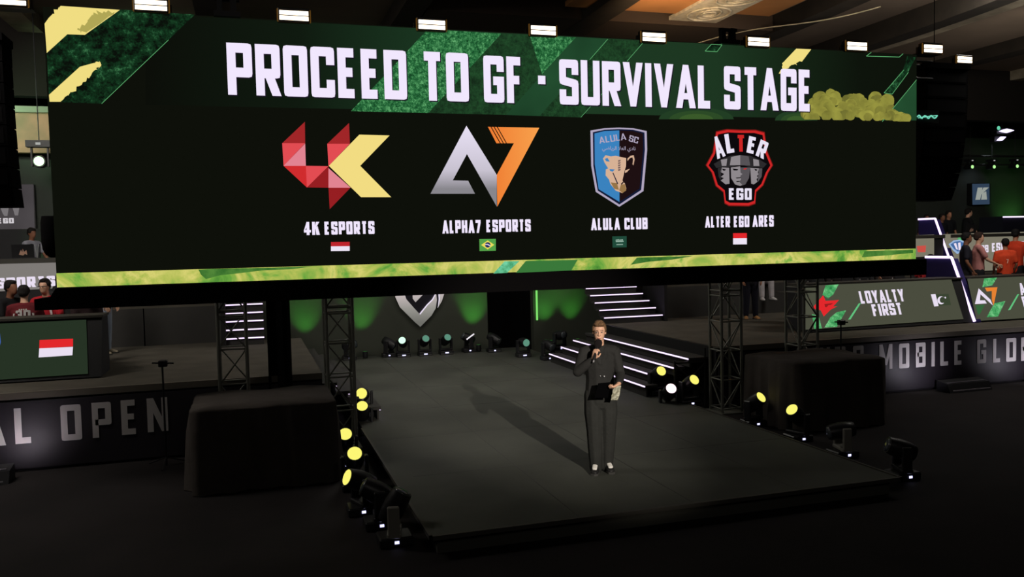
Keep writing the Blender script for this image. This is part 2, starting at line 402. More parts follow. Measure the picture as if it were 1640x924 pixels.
def rear_stairs(side):
    mir = (lambda x: x) if side > 0 else (lambda x: 2*CX-x)
    nm = 'right' if side > 0 else 'left'
    st = thing('rear_staircase', 'short flight with five white light strips rising from lower to upper tier, %s side' % nm, 'staircase', (mir(8.6), 18.2, DECK))
    for k in range(5):
        z = DECK+.161*(k+1); y = (17.9+.22*k) if side > 0 else (17.6+.11*k)
        xa, xb = ((7.76-.02*k, 9.25-.06*k) if side > 0 else (8.56, 9.43))
        z0 = DECK+.161*k
        MB().box((mir(xa), y, z-.04), (mir(xb), y+.23, z)).box((mir(xa), y+.02, z0), (mir(xb), y+.05, z-.04)).build('step', mat('step_tread', (50, 49, 46), .8), st)
        MB().box((mir(xa), y-.012, z-.032), (mir(xb), y, z-.008)).build('light_strip', LED, st)
    MB().box((mir(9.28), 17.85 if side > 0 else 17.55, DECK), (mir(9.36) if side > 0 else mir(9.46), 19.0, DECK+.9)).build('side_cheek', BLACK, st)
    MB().box((mir(8.75), 19.05, DECK), (mir(9.4), 19.1, TIER)).box((mir(8.75), 19.05, TIER-.04), (mir(9.4), 21.7, TIER)).build('landing', BLACK, st)
rear_stairs(1); rear_stairs(-1)
# black masking curtain columns left of catwalk
def curtain(x0, x1, y, z0, z1, label, amp=.05):
    n = int((x1-x0)/.05); r0 = []; r1 = []; b = MB()
    pts = [(x0+(x1-x0)*i/n, y+amp*math.sin(i*1.1)) for i in range(n+1)]
    ring = lambda z: [(x, yy, z) for x, yy in pts]+[(x, yy+.04, z) for x, yy in reversed(pts)]
    b.loft([ring(z0), ring(z1)], smooth=False)
    return props(b.build('black_curtain', DEEP), label, 'curtain')
curtain(.22, .56, 13.0, FLZ, 3.2, 'narrow black curtain hanging between the two left truss towers')
curtain(-.9, .75, 22.3, FLZ, 5.0, 'black curtain at the far end, left of the backdrop wall')

# ------------------------------------------------------------ lettered fronts of the decks
FR = Surf((CX, 13.02, 0), (1, 0, 0), (0, 0, 1))
LETM = mat('grey_letter_vinyl', (190, 186, 184), .7)
fl = thing('lettered_fascia', 'long black front board with grey letters OPEN below the left deck', 'sign', (-4, 13.04, FLZ))
MB().box((-12, 13.025, FLZ+.04), (.98, 13.05, DECK-.12)).build('board', mat('fascia_board', (34, 30, 36), .55), fl)
for ch, x0, x1, y0, yt in [('L', 25, 54, 711, 654), ('O', 99, 132, 706, 649), ('P', 149, 180, 701, 645), ('E', 195.5, 223, 696.5, 641), ('N', 237, 270, 692, 638)]:
    FR.text(MB(), ch, (x0, y0), (x1, y0-.069*(x1-x0)), (x0, yt), .004, LETM, t=.17).build('letter', None, fl)
FR.text(MB(), 'A', (-31, 716), (10, 713), (-31, 658), .004, LETM, t=.17).build('letter', None, fl)
fr = thing('lettered_fascia', 'long black front board with grey letters MOBILE GLOB below the right deck', 'sign', (16, 13.04, FLZ))
MB().box((7.82, 13.025, FLZ+.04), (25, 13.05, DECK-.12)).build('board', mat('fascia_board', (34, 30, 36), .55), fr)
for ch, x0, x1 in [('P', 1293, 1308), ('U', 1313, 1329), ('B', 1337, 1354), ('G', 1366, 1383), ('M', 1408, 1429), ('O', 1439.5, 1456), ('B', 1466.5, 1482), ('I', 1491.5, 1497.5), ('L', 1505.5, 1520), ('E', 1528, 1542), ('G', 1564.5, 1579), ('L', 1590, 1603), ('O', 1611, 1627), ('B', 1635, 1650), ('A', 1659, 1675)]:
    yb = 592-(x0-1408)*.062
    FR.text(MB(), ch, (x0, yb), (x1, yb-.07*(x1-x0)), (x0, yb-40+(x0-1408)*.012), .004, LETM, t=.17).build('letter', None, fr)
lamp('flood_left', 'SPOT', (-3.05, 12.45, .12), (-3.04, 13.05, .38), 11, (1, .9, 1), .05, 130, 1)
for x in (12.2, 14.6, 17): lamp('flood_right', 'SPOT', (x-.1, 12.3, .1), (x-.1, 13.05, .38), 22, (.92, .86, 1), .05, 130, 1)
def wedge(x, y, label):
    t = thing('floor_flood', label, 'floodlight', (x, y, FLZ), 0, 'flood boxes at the deck fronts')
    MB().prism([(x-.5, y-.18, FLZ), (x-.5, y+.16, FLZ), (x-.5, y+.16, FLZ+.2), (x-.5, y-.1, FLZ+.16)], (1.0, 0, 0)).build('housing', PLASTIC, t)
    MB().box((x-.44, y-.195, FLZ+.035), (x+.44, y-.182, FLZ+.05)).build('rim', mat('rim_grey', (170, 165, 175), .4), t)
    MB().box((x-.45, y-.07, FLZ+.165), (x+.45, y+.1, FLZ+.175)).build('lens', mat('flood_glass', (90, 88, 95), .2), t)
wedge(12.95, 12.75, 'long black flood box on the floor below the letters MOBILE'); wedge(15.2, 12.75, 'long black flood box on the floor below the letters GLOB')
wedge(-3.6, 12.55, 'long black flood box on the floor at the far left below the grey letter L')

# ------------------------------------------------------------ the big LED screen
SX0, SX1, SZ0, SZ1, SY = -2.35, 11.15, 2.36, 5.89, 12.04
led = thing('led_screen', 'huge wide LED screen reading PROCEED TO GF SURVIVAL STAGE hung above the catwalk', 'screen', (CX, SY, SZ0))
MB().box((SX0, SY, SZ0), (SX1, SY+.14, SZ1)).build('cabinet', BLACK, led)
S = Surf((CX, SY-.004, 0), (1, 0, 0), (0, 0, 1))
SB = emi('screen_ground', (14, 16, 10)); WT = emi('screen_white', (236, 226, 248), 1.05); YL = emi('screen_yellow', (240, 221, 130))
MB().add([(SX0, SY-.004, SZ0+.18), (SX1, SY-.004, SZ0+.18), (SX1, SY-.004, SZ1), (SX0, SY-.004, SZ1)], [(0, 1, 2, 3)]).build('display', SB, led)
spk = emi_noise('green_speckle', [(.4, (12, 44, 22)), (.51, (36, 108, 58)), (.64, (130, 212, 140))], 15, 10, .92)
spd = emi_noise('green_dark_speckle', [(.44, (10, 15, 10)), (.56, (20, 58, 32)), (.70, (86, 160, 104))], 4.2, 11, .82)
spe = emi_noise('green_dull', [(.4, (20, 40, 24)), (.66, (38, 82, 46))], 7, 10, .85)
flatg = emi_noise('green_flat', [(.3, (28, 62, 38)), (.7, (36, 78, 48))], 1.2, 2, .4)
bandm = emi_noise('band_green', [(0, (12, 14, 9)), (.16, (16, 26, 16)), (.3, (26, 52, 32)), (.5, (30, 57, 35)), (.68, (29, 54, 33)), (.8, (20, 34, 20)), (.9, (14, 20, 12)), (1, (14, 18, 11))], ax=('X', -1.2-CX, 11.2-CX))
thin = emi('thin_green', (96, 176, 112))
b = MB()
S.pp(b, [(233, 22), (1468, 88), (1467, 193), (233, 168)], .001, bandm); b.build('header_band', None, led)
def sc(name, polys, d=.002):
    b = MB()
    for i, (m, pts) in enumerate(polys): S.pp(b, pts, d+.0006*i, m)
    return b.build(name, None, led)
sc('green_stripe', [(spd, [(75, 85), (108, 55), (136, 56), (192, 15), (312, 23.5), (163, 166), (79, 163)])])
sc('green_stripe', [(spk, [(685, 47), (803, 54), (686, 181), (562, 178)])])
sc('green_stripe', [(spe, [(803, 54), (848, 56), (868, 118), (812, 184), (686, 181)])])
sc('green_stripe', [(spk, [(848, 56), (922, 60), (868, 119)])])
sc('green_stripe', [(flatg, [(922, 60), (973, 62.5), (864, 186), (810, 184)])])
sc('green_stripe', [(spe, [(973, 62.5), (1031, 66), (930, 188), (864, 186)])])
sc('green_stripe', [(spd, [(1139, 70.5), (1156, 71.5), (1148, 83), (1129, 82)])])
def ragged(pts, k, amp, seed):
    rn = random.Random(seed); out = []
    for i in range(len(pts)):
        a, c = pts[i], pts[(i+1) % len(pts)]; out.append(a)
        if i in k:
            n = 9
            for j in range(1, n): out.append((a[0]+(c[0]-a[0])*j/n+rn.uniform(-amp, amp), a[1]+(c[1]-a[1])*j/n+rn.uniform(-amp, amp)))
    return out
sc('yellow_block', [(YL, ragged([(78, 29), (97, 9.5), (192, 16), (136, 56), (108, 55), (75, 85), (71.5, 38)], [0], 3, 1)),
                    (emi('dirty_yellow', (176, 166, 86)), ragged([(150, 20), (184, 19), (160, 38), (138, 52), (124, 48)], [0, 3, 4], 4, 2))], .004)
sc('yellow_block', [(YL, ragged([(78.5, 152), (128, 107), (150, 101), (160, 99), (161, 106), (148, 116), (127, 138), (97, 163), (79.5, 163)], [2, 3, 4, 5, 6], 2.4, 3))], .004)
sc('yellow_block', [(YL, ragged([(1275, 78), (1299, 79), (1284, 99), (1262, 108), (1247, 118), (1256, 98)], [2, 3, 4], 2.6, 4))], .004)
for k, (c_, e_) in enumerate((((34, 62, 36), 1.0), ((44, 74, 38), .72), ((58, 90, 42), .45))):
    for cx, cy, rx_, ry_ in ((1115, 191, 60, 19), (1275, 193, 34, 16)):
        sc('haze_patch', [(emi('haze_green_%d' % k, c_), [(cx+rx_*e_*math.cos(a), min(cy, cy-ry_*e_*math.sin(a))) for a in [math.pi*i/14 for i in range(15)]])], .0022+.0008*k)
smoke = emi_noise('smoke_yellow', [(.3, (110, 108, 46)), (.5, (142, 140, 60)), (.7, (168, 165, 72))], 2.6, 4, .5, dist=.3)
smoke2 = emi_noise('smoke_shade', [(.35, (116, 113, 49)), (.62, (150, 147, 63))], 2.8, 4, .5, dist=.3)
smoke3 = emi_noise('smoke_dark', [(.35, (106, 105, 46)), (.65, (140, 138, 59))], 2.4, 4, .5, dist=.3)
b = MB(); rn = random.Random(11)
tops = [(1285, 178), (1300, 160), (1312, 146), (1330, 142), (1348, 146), (1362, 150), (1378, 148), (1390, 160), (1400, 146), (1416, 144), (1424, 152), (1430, 168), (1444, 176), (1456, 188)]
def top_y(x):
    for (x0, y0), (x1, y1) in zip(tops, tops[1:]):
        if x0 <= x <= x1: return y0+(y1-y0)*(x-x0)/(x1-x0)
    return 190
blobs = sorted([(rn.uniform(1288, 1452), rn.random()) for _ in range(170)], key=lambda q: q[1])
b.use(smoke)
for q, (cx, f) in enumerate(blobs):
    r = rn.uniform(5, 9.5)*(1.25-f*.4); cy = top_y(cx)+r*.95+f*(190-top_y(cx)-r); lim = 191.8+(cx-1300)*.02; pts = []
    for i in range(18):
        a = 2*math.pi*i/18; rr = r*(1+rn.uniform(-.06, .06)); pts.append((cx+rr*math.cos(a), min(cy+rr*math.sin(a), lim)))
    S.pp(b, pts, .003+.0001*q, (smoke, smoke, smoke2, smoke2, smoke, smoke3)[q % 6])
b.build('smoke_cloud', None, led)
sc('green_corner', [(flatg, [(1467, 128), (1467, 193), (1412, 193)]), (spd, [(1446, 111), (1454, 115), (1428, 151), (1415, 149)]), (spd, [(1466, 92), (1454, 115), (1446, 111), (1452, 90)])], .0115)
def outline(pts, wpx, d, closed=True, m=thin):
    b = MB(); b.use(m); n = len(pts)
    for i in range(n if closed else n-1):
        a, c = S.uv(*pts[i]), S.uv(*pts[(i+1) % n]); nn = (c-a).normalized(); nn = Vector((-nn.y, nn.x))*wpx*.0045
        b.poly([S.P(*(a+nn), d), S.P(*(c+nn), d), S.P(*(c-nn), d), S.P(*(a-nn), d)])
    return b.build('thin_line', None, led)
outline([(1139, 71), (1156, 72), (1148, 83), (1129, 82)], 1, .006)
outline([(1395, 84), (1387, 90), (1440, 91.5), (1446, 86)], 1, .006, False)
outline([(1447, 112), (1415, 149), (1428, 151), (1454, 116)], 1, .013, False)
outline([(1467, 128), (1412, 195)], 1, .013, False); outline([(1031, 67), (1004, 98)], .8, .006, False); outline([(973, 63), (944, 96)], .8, .006, False)
outline([(270, 64), (163, 166)], .7, .006, False); outline([(930, 188), (975, 138)], .6, .006, False)
# heading with its soft dark edge
hs = emi('letter_shadow', (26, 18, 34))
for d, m, ox, oy in ((.014, hs, 1.6, 1.8), (.016, WT, 0, 0)):
    for st, bl, br, tp in [('PROCEED', (365.5+ox, 152+oy), (652+ox, 160+oy), (362+ox, 68.5+oy)), ('TO', (676+ox, 161+oy), (751+ox, 163.5+oy), (675+ox, 82.5+oy)),
                           ('GF', (775+ox, 164+oy), (839.5+ox, 166+oy), (773+ox, 89+oy)), ('.', (862+ox, 166+oy), (874+ox, 166.5+oy), (862+ox, 92+oy)),
                           ('SURVIVAL', (896+ox, 168+oy), (1140+ox, 174+oy), (896+ox, 95+oy)), ('STAGE', (1159+ox, 175+oy), (1300+ox, 179+oy), (1159+ox, 106+oy))]:
        S.text(MB(), st, bl, br, tp, d, m, t=.185, gap=.07).build('word_shadow' if m is hs else 'heading_word', None, led)
# bottom strip
strip = emi_noise('strip_paint', [(.3, (40, 110, 40)), (.42, (104, 160, 62)), (.52, (172, 182, 84)), (.6, (206, 200, 110)), (.7, (120, 168, 66))], 1.3, 8, .6, stretch=(1, 1, 1.2), s=1.1, dist=1.2)
MB().add([(SX0, SY-.005, SZ0), (SX1, SY-.005, SZ0), (SX1, SY-.005, SZ0+.18), (SX0, SY-.005, SZ0+.18)], [(0, 1, 2, 3)]).build('bottom_strip', strip, led)
teal = emi_noise('teal_speckle', [(.35, (60, 150, 96)), (.6, (120, 215, 170))], 7, 8, .8)
sc('strip_mark', [(teal, [(808, 418.5), (832, 418), (812, 437), (790, 438)]), (emi('strip_green', (58, 120, 58)), [(842, 418), (925, 416), (915, 433), (826, 437)])], .003)
sg2 = emi_noise('strip_green2', [(.35, (36, 96, 36)), (.65, (88, 140, 60))], 3, 6)
for p_ in ([(318, 432), (345, 430.5), (440, 428.5), (500, 426.5), (470, 431), (420, 433), (380, 438), (352, 441), (330, 447), (322, 440)],
           [(1020, 412.5), (1110, 410), (1075, 416), (1040, 419), (1010, 424)], [(1385, 402), (1462, 400), (1462, 405), (1420, 409), (1380, 412)]): sc('strip_mark', [(sg2, p_)], .0025)
# emblems
def Z7(pts): return [(430+x/3.644, 180+y/3.644) for x, y in pts]
def Z8(pts): return [(900+x/3.85, 180+y/3.85) for x, y in pts]
r1, r2, r3, r4, r5 = emi('red_dark', (160, 38, 40)), emi('red_mid', (226, 76, 82)), emi('red_pink', (226, 132, 146)), emi('red_bright', (208, 44, 46)), emi('red_wine', (150, 30, 34))
b = MB()
for m, p in [(r1, [(80, 180), (212, 55), (214, 180)]), (r1, [(343, 183), (470, 62), (475, 183)]), (r2, [(80, 180), (214, 180), (88, 312)]), (r3, [(214, 182), (218, 312), (88, 312)]),
             (r4, [(88, 312), (218, 312), (224, 438)]), (r2, [(218, 312), (350, 314), (224, 438)]), (r5, [(350, 316), (350, 440), (224, 438)]), (r2, [(343, 183), (475, 183), (350, 314)]),
             (r3, [(350, 325), (480, 440), (350, 440)]), (r5, [(350, 440), (478, 440), (357, 565)])]: S.pp(b, Z7(p), .003, m)
S.pp(b, Z7([(352, 312), (530, 130), (706, 135), (535, 312), (716, 495), (540, 495)]), .005, emi('emblem_yellow', (242, 220, 130)))
b.build('team_emblem', None, led)['label'] = 'red and yellow 4K emblem made of facets'
wg = emi_noise('silver_fade', [(0, (136, 134, 140)), (.3, (200, 194, 208)), (1, (232, 224, 244))], ax=('Z', 3.6-SZ0, 4.5-SZ0))
b = MB()
S.pp(b, Z7([(945, 475), (1155, 78), (1332, 365), (1332, 550), (1158, 243), (1075, 397), (1165, 399), (1205, 475)]), .003, wg)
og = emi_noise('orange_fade', [(0, (226, 92, 40)), (.5, (240, 130, 54)), (1, (248, 160, 76))], ax=('X', 2.9-CX, 4.2-CX))
S.pp(b, Z7([(1280, 84), (1580, 90), (1335, 550), (1332, 365), (1432, 180), (1330, 180)]), .003, og)
for x in (1295, 1313, 1331): S.pp(b, Z7([(x, 84), (x+6, 84), (x+60, 180), (x+54, 180)]), .005, SB)
b.build('team_emblem', None, led)['label'] = 'silver A and orange 7 emblem'
b = MB()
sil, blu, nav, drk, bei, tan = emi('shield_silver', (176, 166, 190)), emi('shield_blue', (58, 130, 190)), emi('shield_navy', (18, 26, 54)), emi('shield_brown', (30, 16, 18)), emi('leopard_beige', (214, 176, 148)), emi('leopard_tan', (150, 116, 72))
S.pp(b, Z8([(175, 112), (260, 98), (350, 94), (440, 98), (522, 115), (525, 230), (502, 485), (353, 582), (208, 490), (180, 330)]), .003, sil)
S.pp(b, Z8([(190, 122), (262, 107), (350, 103), (438, 107), (508, 124), (511, 230), (488, 478), (353, 568), (220, 482), (193, 330)]), .0038, nav)
S.pp(b, Z8([(200, 130), (262, 115), (353, 111), (354, 552), (226, 474), (202, 320)]), .0046, blu)
S.pp(b, Z8([(353, 111), (436, 115), (498, 131), (500, 230), (478, 470), (354, 552)]), .0046, drk)
S.pp(b, Z8([(252, 285), (268, 264), (300, 272), (330, 268), (395, 282), (394, 330), (385, 362), (372, 420), (388, 440), (396, 470), (372, 498), (330, 482), (298, 442), (290, 415), (268, 388), (270, 352), (284, 345), (262, 310)]), .0054, bei)
for m, p in [(blu, [(262, 287), (280, 280), (294, 304), (272, 302)]), (bei, [(402, 286), (422, 268), (441, 264), (447, 290), (440, 326), (434, 320), (438, 292), (433, 277), (416, 283), (404, 300)]), (bei, [(388, 358), (418, 348), (400, 368), (388, 374)]),
             (tan, [(300, 432), (338, 436), (350, 478), (320, 470)]), (tan, [(362, 446), (388, 442), (396, 480), (372, 498), (352, 480)]), (blu, [(292, 350), (325, 352), (312, 366), (296, 362)]),
             (nav, [(310, 372), (316, 372), (346, 440), (340, 444)]), (drk, [(362, 440), (384, 418), (388, 424), (366, 448)])]: S.pp(b, Z8(p), .0062, m)
for i in range(5): S.pp(b, Z8([(344, 296+i*14), (362, 292+i*14), (358, 302+i*14), (346, 306+i*14)]), .0068, emi('leopard_mark', (120, 96, 92)))
S.text(b, 'ALULA', (960, 230), (1003, 223.5), (960, 219.5), .007, sil, t=.14, rot=1)
S.text(b, 'SC', (1006.5, 226), (1021, 230), (1007.5, 216), .007, sil, t=.15, rot=1)
em = b.build('team_emblem', None, led); em['label'] = 'blue and dark shield emblem with a big cat head'
def font_text(st, centre, wid, d, m, parent, name):
    cu = bpy.data.curves.new('t', 'FONT'); cu.body = st; cu.align_x = 'CENTER'; cu.resolution_u = 2
    o = bpy.data.objects.new('t', cu); COL.objects.link(o); bpy.context.view_layer.update()
    me0 = o.evaluated_get(bpy.context.evaluated_depsgraph_get()).to_mesh()
    xs = [v.co.x for v in me0.vertices]; ys = [v.co.y for v in me0.vertices]
    bb = MB()
    if xs:
        k = wid/(max(xs)-min(xs)); mx = (max(xs)+min(xs))/2; my = (max(ys)+min(ys))/2; c = S.uv(*centre)
        bb.add([S.P(c.x+(v.co.x-mx)*k, c.y+(v.co.y-my)*k, d) for v in me0.vertices], [tuple(p.vertices) for p in me0.polygons])
    bpy.data.objects.remove(o)
    return bb.build(name, m, parent, recalc=False)
AR = ''.join(reversed('\uFEE7\uFE8E\uFEA9\uFEF1 \uFE8D\uFEDF\uFECC\uFEFC \uFE8D\uFEDF\uFEAE\uFEF3\uFE8E\uFEBF\uFEF2'))
font_text(AR, (991, 239), .56, .0075, sil, led, 'emblem_script')
b = MB()
rr_, wh_, dk_, g1_, g2_, g3_ = emi('ego_red', (204, 38, 38)), emi('ego_white', (232, 226, 244)), emi('ego_dark', (12, 9, 12)), emi('ego_grey', (142, 136, 140)), emi('ego_mid', (86, 82, 86)), emi('ego_low', (44, 42, 44))
def grow(p, k, cx=1097, cy=340): return [(cx+(x-cx)*k, cy+(y-cy)*k) for x, y in p]
OUT = [(952, 122), (1018, 108), (1100, 112), (1190, 112), (1246, 126), (1262, 240), (1297, 326), (1268, 372), (1238, 448), (1196, 488), (1190, 560), (1150, 574), (1030, 572), (1004, 558), (996, 490), (950, 452), (925, 370), (890, 326), (932, 250)]
S.pp(b, Z8(grow(OUT, 1.025)), .0028, emi('ego_red_glow', (120, 24, 22)))
S.pp(b, Z8(OUT), .0034, rr_); S.pp(b, Z8(grow(OUT, .935)), .0042, dk_)
S.pp(b, Z8([(935, 318), (990, 285), (1040, 268), (1098, 262), (1160, 268), (1215, 290), (1262, 318), (1240, 342), (1150, 336), (1098, 318), (1050, 336), (950, 342)]), .005, g3_)
S.pp(b, Z8([(1042, 275), (1098, 264), (1098, 326), (1034, 326)]), .0056, g1_); S.pp(b, Z8([(1098, 264), (1150, 272), (1160, 328), (1098, 326)]), .0056, g2_)
S.pp(b, Z8([(978, 292), (1018, 285), (1012, 330), (985, 330)]), .0056, g1_); S.pp(b, Z8([(1178, 286), (1212, 294), (1216, 330), (1180, 330)]), .0056, g1_)
for ox, k in ((0, 1.), ):
    S.pp(b, Z8([(1040, 340), (1098, 332), (1100, 372), (1112, 380), (1098, 392), (1104, 412), (1092, 428), (1110, 446), (1098, 454), (1066, 444), (1042, 405)]), .0056, g1_)
    S.pp(b, Z8([(1098, 340), (1160, 340), (1152, 405), (1130, 444), (1098, 454), (1110, 446), (1092, 428), (1104, 412), (1098, 392), (1112, 380), (1100, 372)]), .0056, g2_)
S.pp(b, Z8([(985, 340), (1030, 342), (1032, 440), (1008, 444), (978, 420), (998, 405), (978, 398), (1000, 380), (976, 368)]), .0056, g1_); S.pp(b, Z8([(960, 345), (985, 340), (978, 420), (965, 396)]), .0056, g3_)
S.pp(b, Z8([(1160, 342), (1214, 345), (1206, 372), (1212, 382), (1200, 392), (1208, 402), (1198, 412), (1204, 428), (1182, 444), (1166, 440)]), .0056, g1_); S.pp(b, Z8([(1212, 345), (1234, 345), (1230, 396), (1206, 430)]), .0056, g2_)
for x0, x1, y in ((1050, 1086, 346), (985, 1010, 347), (1184, 1204, 348)): S.pp(b, Z8([(x0, y), (x1, y+5), (x1-6, y+12), (x0+8, y+12)]), .0062, dk_)
S.pp(b, Z8([(1120, 345), (1140, 343), (1132, 352), (1118, 353)]), .0062, rr_)
for x0, x1, y in ((1070, 1102, 402), (1072, 1094, 424)): S.pp(b, Z8([(x0, y), (x1, y-2), (x1, y+3), (x0+6, y+6)]), .0062, dk_)
def gl(ch, a, c, tp, m, sk=0.): S.text(b, ch, a, c, tp, .007, m, t=.2, rot=1, skew=sk)
gl('A', (1148.5, 255), (1162, 249.5), (1151.5, 220), wh_, .05); gl('L', (1164, 246), (1178.5, 243.5), (1164.5, 215), wh_)
gl('T', (1179.5, 243), (1193.5, 243), (1179.5, 216), rr_); gl('E', (1195, 244), (1209, 247.5), (1196, 217), wh_); gl('R', (1209.5, 249), (1222.5, 255), (1211, 221), wh_)
S.text(b, 'EGO', (1167, 320), (1203.5, 320), (1168, 301.5), .007, wh_, t=.2, gap=.1, rot=1)
b.build('team_emblem', None, led)['label'] = 'red edged emblem with three helmeted heads'
for st, bl, br, tp in [('4K', (487, 376.5), (512, 376.2), (487, 355.5)), ('ESPORTS', (520, 376), (600, 374.5), (520, 355)), ('ALPHA7', (708.5, 374), (770, 373), (708.5, 353)), ('ESPORTS', (779, 372), (850, 370.5), (779, 352)),
                       ('ALULA', (946.5, 368.5), (993, 368), (947, 349.5)), ('CLUB', (1000, 367.5), (1037, 367), (1000, 349)), ('ALTER', (1129, 364.5), (1169, 364), (1129, 346.5)), ('EGO', (1175, 364), (1200, 363.5), (1175, 346)), ('ARES', (1205, 363.5), (1239, 362.5), (1205, 345))]:
    S.text(MB(), st, bl, br, tp, .004, WT, t=.22, gap=.1).build('team_name_word', None, led)
FRED, FWH = emi('flag_red', (226, 40, 44)), emi('flag_white', (236, 228, 244))
def flag2(x0, x1, y0, ym, y1, sl=-.01, top=None): 
    return sc('flag', [(top or FRED, [(x0, y0), (x1, y0+sl*(x1-x0)), (x1, ym+sl*(x1-x0)), (x0, ym)]), (FWH, [(x0, ym), (x1, ym+sl*(x1-x0)), (x1, y1+sl*(x1-x0)), (x0, y1)])])
flag2(530, 560, 387.5, 394.5, 402, top=emi('flag_red_dull', (190, 36, 44))); flag2(1174, 1196, 373.5, 381.5, 391.5)
yb_ = emi('flag_yellow', (236, 220, 90))
sc('flag', [(emi('flag_green', (84, 160, 72)), [(767.5, 383), (794, 382.5), (794, 401.5), (768, 402)]), (yb_, [(770.5, 392.3), (781, 385), (791.5, 392), (781, 399.5)]),
            (emi('flag_blue', (34, 44, 96)), [(781+4.6*math.cos(a*.5236), 392.2+4.4*math.sin(a*.5236)) for a in range(12)]), (FWH, [(776.8, 391), (781, 390.6), (785.2, 393), (785, 394.2), (780, 392), (776.6, 392.4)])])
sa = [(emi('saudi_green', (32, 74, 58)), [(980.5, 378.5), (1003.5, 378), (1003.5, 396), (981, 396.5)])]
gw = emi('saudi_white', (150, 180, 165))
for x in range(986, 998, 2): sa.append((gw, [(x, 383+(x % 3)*.5), (x+1.4, 383.3), (x+1.2, 387+(x % 4)*.4), (x+.2, 387.4)]))
sa.append((gw, [(986, 386), (998.5, 385.6), (998.5, 387), (986, 387.6)])); sa.append((gw, [(987, 391), (997.5, 390.7), (997.5, 392.1), (987, 392.4)]))
sc('flag', sa)
# bottom bumper and the truss that carries the screen
bp_ = MB().box((-2.35, 11.95, 2.08), (11.3, 12.35, 2.35)).prism([(-2.6, 11.95, 2.08), (-2.6, 11.95, 2.22), (-2.42, 11.95, 2.24), (-2.35, 11.95, 2.35), (-2.3, 11.95, 2.08)], (0, .4, 0))
props(bp_.build('screen_bumper', DEEP), 'long black cloth wrapped bar along the bottom of the big screen', 'beam')

# ------------------------------------------------------------ truss towers
def bar_mesh(name, p0, p1, r, m, parent, n=6):
    return MB().tube(p0, p1, r, n=n, cap=False).build(name, m, parent, local=True, recalc=False)
def tower(x, y, z0, z1, label, wd=.38):
    t = thing('truss_tower', label, 'truss', (x, y, z0), 0, 'truss towers carrying the screen')
    h = z1-z0; cs = [(0, 0), (wd, 0), (wd, wd), (0, wd)]
    for cx, cy in cs: bar_mesh('chord', (cx, cy, 0), (cx, cy, h), .026, METAL, t, 8)
    MB().box((-.08, -.08, 0), (wd+.08, wd+.08, .02)).build('base_plate', METAL, t, local=True)
    st = .5; k = 0; z = .08
    while z+st <= h:
        for i in range(4):
            a, b = cs[i], cs[(i+1) % 4]
            bar_mesh('rung', (a[0], a[1], z), (b[0], b[1], z), .014, METAL, t, 5)
            if (k+i) % 2: a, b = b, a
            bar_mesh('brace', (a[0], a[1], z), (b[0], b[1], z+st), .012, METAL, t, 5)
        if k % 4 == 3:
            for i in range(4):
                a, b = cs[i], cs[(i+1) % 4]; bar_mesh('rung', (a[0], a[1], z+st-.06), (b[0], b[1], z+st-.06), .014, METAL, t, 5)
            z += .03
        z += st; k += 1
    return t
for px_, z0, lb in [(350, FLZ, 'leftmost slim aluminium truss tower, crossing the left light strips'), (524, FLZ, 'truss tower at the left edge of the catwalk beside the yellow lamps'),
                  (1156, FLZ, 'truss tower at the right edge of the catwalk near the steps'), (1280, FLZ, 'rightmost truss tower in front of the booth LOYALTY FIRST')]:
    tower(at(px_, 560, Y=12.6).x, 12.6, z0, 5.5, lb)
# top truss behind the screen head
t = thing('top_truss', 'horizontal truss along the top of the big screen behind the bright lamps', 'truss', (CX, 12.5, 5.7))
for dy in (12.25, 12.55):
    for z in (5.53, 5.83): MB().tube((-2.3, dy, z), (11.7, dy, z), .025).build('chord', DARKMETAL, t)
for k in range(27):
    x = -2.1+k*.5; MB().tube((x, 12.25, 5.53 if k % 2 else 5.83), (x+.5, 12.25, 5.83 if k % 2 else 5.53), .012, n=5, cap=False).build('brace', DARKMETAL, t)

# ------------------------------------------------------------ blinder lamps along the screen top
BL = emi('blinder_strip', (255, 234, 205), 3.5)
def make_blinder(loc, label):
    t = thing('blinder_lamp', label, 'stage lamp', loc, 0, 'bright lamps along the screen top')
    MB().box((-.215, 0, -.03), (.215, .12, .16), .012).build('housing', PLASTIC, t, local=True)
    MB().box((-.225, .005, -.03), (.225, .03, .15), .01).build('halo_rim', emi('warm_halo', (170, 120, 50), .22), t, local=True)  # dim emissive frame painted in for the warm halo around the strips
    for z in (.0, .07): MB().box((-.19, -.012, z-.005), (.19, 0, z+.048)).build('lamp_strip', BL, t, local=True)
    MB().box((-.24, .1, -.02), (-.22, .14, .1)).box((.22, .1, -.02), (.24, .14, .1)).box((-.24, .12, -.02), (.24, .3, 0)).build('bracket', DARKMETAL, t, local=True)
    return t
xs = [-2.71, -1.08, .71, 2.61, 4.29, 6.1, 7.96, 9.86, 11.44, 12.17]
zs = [5.88, 5.91, 5.88, 5.86, 5.87, 5.86, 5.88, 5.90, 5.93, 5.79]
pos = ['above the upper left corner of the screen, cut by the frame', 'above the green and yellow corner of the screen', 'above the letters CEED', 'above the word TO', 'above the letters GF', 'above the letters VIVAL', 'above the word STAGE', 'above the yellow smoke', 'above the upper right corner of the screen', 'on the speaker stack right of the screen']
proto = None
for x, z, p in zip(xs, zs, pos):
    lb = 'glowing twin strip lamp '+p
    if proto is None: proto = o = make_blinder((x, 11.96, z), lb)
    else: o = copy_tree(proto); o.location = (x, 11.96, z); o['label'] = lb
    if x > 12: o.scale = (.85, .85, .85); o.location = at(1545, 100, Y=12.47)
